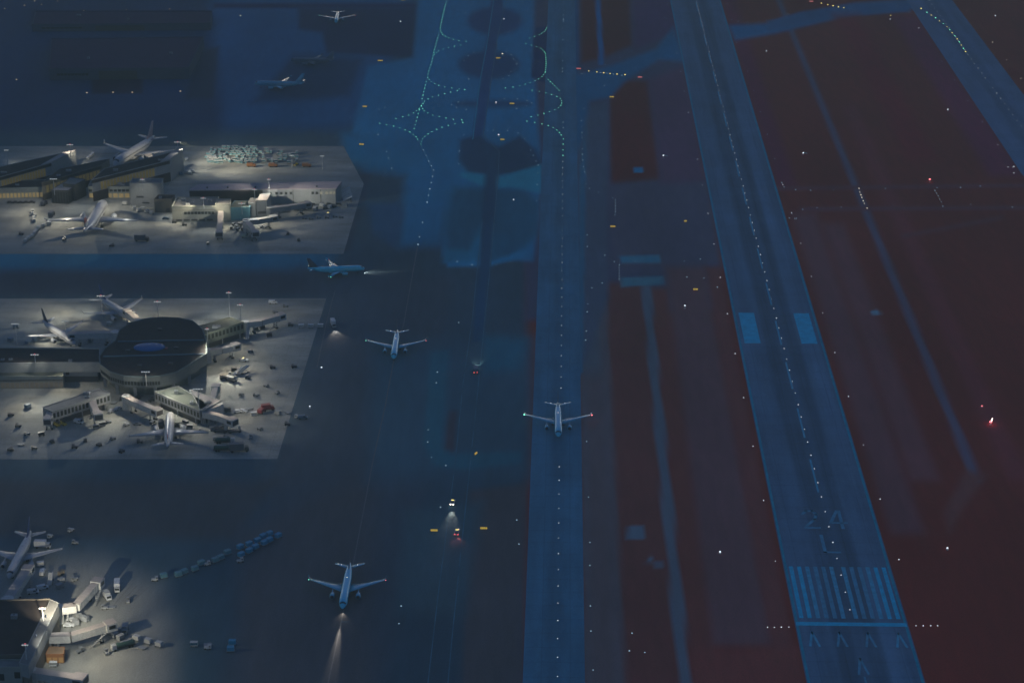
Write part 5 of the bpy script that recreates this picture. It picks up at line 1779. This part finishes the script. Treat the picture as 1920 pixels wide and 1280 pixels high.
lights([(1540, 7), (1552, 10), (1562, 12), (1572, 14), (1582, 15.5)], 'guard_light', e_yel, .56, 'yellow guard light in the row across the right exit taxiway', 'guard light', 'yellow guard lights at the right exit')
lights([(1727, 17)], 'guard_light', e_yel, .62, 'large amber light just left of the far runway centreline', 'guard light', None)
lights([(1670, 30)], 'guard_light', e_yel, .5, 'yellow light just above a white one by the right exit taxiway', 'guard light', None)
lights(along([(1149, 372), (1154, 372), (1154, 402), (1152, 404)], 6), 'stop_bar_light', e_blue, .24, 'small light in the upper stop bar right of the long taxiway', 'guard light', 'upper stop bar lights')
lights(along([(1161, 497), (1161, 527)], 5), 'stop_bar_light', e_blue, .24, 'small light in the lower stop bar right of the long taxiway', 'guard light', 'lower stop bar lights')
lights([(1610.5, 354), (1612, 361), (1614, 366), (1616, 371), (1618.5, 377), (1620.5, 382), (1626, 391)], 'stop_bar_light', e_warm, .3, 'warm light in the stop bar on the pale road', 'guard light', 'stop bar lights on the pale road')
lights([(1757, 352.5), (1753, 358), (1756, 363), (1759, 368), (1762, 374), (1765, 379), (1768, 387.5)], 'stop_bar_light', e_blue, .28, 'pale light in the stop bar right of the pale road', 'guard light', 'stop bar lights right of the pale road')
lights([(1890, 314), (1901, 313), (1901, 325)], 'edge_light', e_white, .3, 'white light of the trio at the right edge', 'edge light', 'trio of lights at the right edge')
lights([(65, 3), (46, 11), (78, 9.5), (108, 3), (157, 21), (237, 19), (318, 18), (77, 23), (65, 38), (392, 29.5), (384, 42), (337, 124.5), (338, 172), (163, 175), (212, 174), (248, 174), (31, 150), (9, 17)], 'street_light', mat('lamp_dim_amber', (.4, .3, .2), .5, .2, emit=(1, .72, .45), estr=.7), .6, 'dim amber street light near the unlit buildings in the upper left', 'street light', 'dim street lights in the upper left')


def pole_light(label, px, py, m, h=2.2, r=.7, sock=False):
    p = P(px, py)
    o = thing('windsock_light' if sock else 'beacon_light', label, 'beacon', (p.x, p.y, 0.02))
    MB().tube((0, 0, 0), (0, 0, h), .12, n=8).tube((0, 0, 0), (0, 0, .3), .6, n=10).build('pole', offwhite, o)
    MB().dome((0, 0, h), r, n=10).build('lamp', m, o)
    if sock:
        MB().loft([[(.2, .5 * math.cos(a), h + .2 + .5 * math.sin(a)) for a in [2 * math.pi * i / 10 for i in range(10)]],
                   [(3.0, .25 * math.cos(a), h - .3 + .25 * math.sin(a)) for a in [2 * math.pi * i / 10 for i in range(10)]]], cap=False).build('sock', white, o)
    return o


pole_light('white beacon on a low stand between the long taxiway and the near runway', 1284, 578, e_white, 1.6, 0.47)
pole_light('white beacon beside the pale strip left of the runway threshold', 1350, 1037, e_white, .8, 0.41)
pole_light('white beacon far right of the runway threshold', 1776, 1030, e_white, .8, 0.41)
pole_light('white beacon between the two runways, high on the right', 1777, 208, e_white, 1, 0.50)
pole_light('white beacon just right of the near runway near the top', 1437, 98, e_white, 1, 0.44)
pole_light('small white windsock lamp right of the near runway', 1506, 291, e_white, 1.5, .6, True)
pole_light('white beacon at the top right beyond the far runway', 1866, 32, e_white, 1, 0.50)
pole_light('white windsock lamp left of the near runway', 1244, 296, e_white, 1.6, .6, True)
pole_light('white lamp just under a yellow one by the right exit', 1669, 38, e_white, .8, 0.39)
pole_light('small white lamp on the grass by the service road, upper middle', 963, 376, e_white, .6, 0.41)
pole_light('white lamp on the top grass island', 945, 37, e_white, .6, 0.41)
pole_light('white lamp on the dark far apron near the top', 451, 31, e_warm, .6, .4)
pole_light('pale lamp left of the wide taxiway field near the top', 751, 42, e_white, .6, .5)
pole_light('pink lamp beside the yellow sign of the second island', 942, 104, e_warm, 1.2, .5)
pole_light('pale lamp beside the yellow sign of the flat island', 930, 195, e_white, 1.2, .5)
pole_light('pale lamp beside the yellow sign of the lowest island', 935, 256, e_white, 1.2, .5)
pole_light('white lamp on the dark apron right of the round concourse', 603, 690, e_white, .4, .36)
pole_light('white lamp just off the concourse apron edge', 581, 765, e_white, 1, .36)
pole_light('red obstacle lamp left of the stop bar on the far right', 1743, 341, e_red, 1.6, .7)
pole_light('small red lamp above the bright red flare at the right edge', 1841, 763, e_red, .6, .36)
o = pole_light('bright red white lamp at the right edge', 1857, 796, e_red, 1.4, .75)
MB().tube((.3, .2, 1.6), (.9, .6, 3.4), .35, .2, 8).build('lamp', em('lamp_pink_white', (1, .75, .7), 4), o)


def sign(label, px, py, w, m, h=1.1, ang=0.0, dots=4):
    p = P(px, py)
    o = thing('taxiway_sign', label, 'taxiway sign', (p.x, p.y, 0.02), R(ang) - PSI)
    MB().box((0, 0, .5 + h / 2), (w, .35, h)).build('cabinet', darkmet, o)
    n = dots
    mb = MB()
    for k in range(n):
        x = (k - (n - 1) / 2) * w / n
        mb.box((x, -.2, .5 + h / 2), (w / n * .84, .06, h * .84))
        mb.box((x, 0, .53 + h), (w / n * .84, .3, .05))
    mb.build('face', m, o)
    for s in (-1, 1):
        MB().tube((s * w * .36, 0, 0), (s * w * .36, 0, .5), .07).build('leg', grey, o)
    return o


for px, py, w, ang, lab in (
        (713, 116, 4.2, 0, 'yellow sign between the dark far apron and the wide taxiway field'),
        (684, 202, 3.4, 0, 'yellow sign left of the wide taxiway field, above another'),
        (678, 273, 3.4, 0, 'yellow sign left of the wide taxiway field, lower one'),
        (756, 2, 3.8, 0, 'yellow sign at the top edge left of the green lights'),
        (934, 111, 3.6, 0, 'yellow sign on the second grass island from the top'),
        (960, 196.5, 3.6, 0, 'yellow sign on the flat grass island'),
        (942, 264, 3.0, 0, 'yellow sign on the lowest grass island'),
        (1147, 184, 3.4, 0, 'yellow sign below the left exit taxiway'),
        (1149, 427, 3.2, 0, 'yellow sign just right of the long taxiway'),
        (1285, 417, 1.8, 0, 'small square yellow sign left of the near runway'),
        (1304, 545, 2.8, 0, 'amber sign between the near runway and the pale strip'),
        (814, 997, 3.2, 0, 'yellow sign left of the service road near the pickups'),
        (907, 993, 3.2, 0, 'yellow sign right of the service road near the pickups'),
        (892, 853, 2.4, 62, 'narrow yellow sign turned edge on beside the service road'),
        (210, 24, 4.0, 0, 'dim yellow sign among the street lights in the upper left')):
    sign(lab, px, py, w, e_sign, .85, ang)
for px, py, lab in ((1085, 131, 'red sign at the left end of the left yellow guard lights'), (1200, 147, 'red sign at the right end of the left yellow guard lights'), (1521, 5, 'red sign at the left end of the right yellow guard lights')):
    sign(lab, px, py, 3.6, e_rsign, .9)

# ------------------------------------------------------------------ haze volume added to lift the dark tones, in place of a colour grade
hz = MB().box((0, 1500, 218.5), (12000, 9000, 439))
hm = bpy.data.materials.new('tone_lifting_haze')
hm.use_nodes = True
nt = hm.node_tree
nt.nodes.remove(nt.nodes['Principled BSDF'])
pv = nt.nodes.new('ShaderNodeVolumePrincipled')
pv.inputs['Color'].default_value = (0.62, 0.68, 0.5, 1)
pv.inputs['Density'].default_value = HAZE_D
nt.links.new(pv.outputs[0], nt.nodes['Material Output'].inputs['Volume'])
ho = hz.build('haze', hm)
tag(ho, 'thin haze added over the airfield to lift its dark tones', 'haze', kind='stuff')
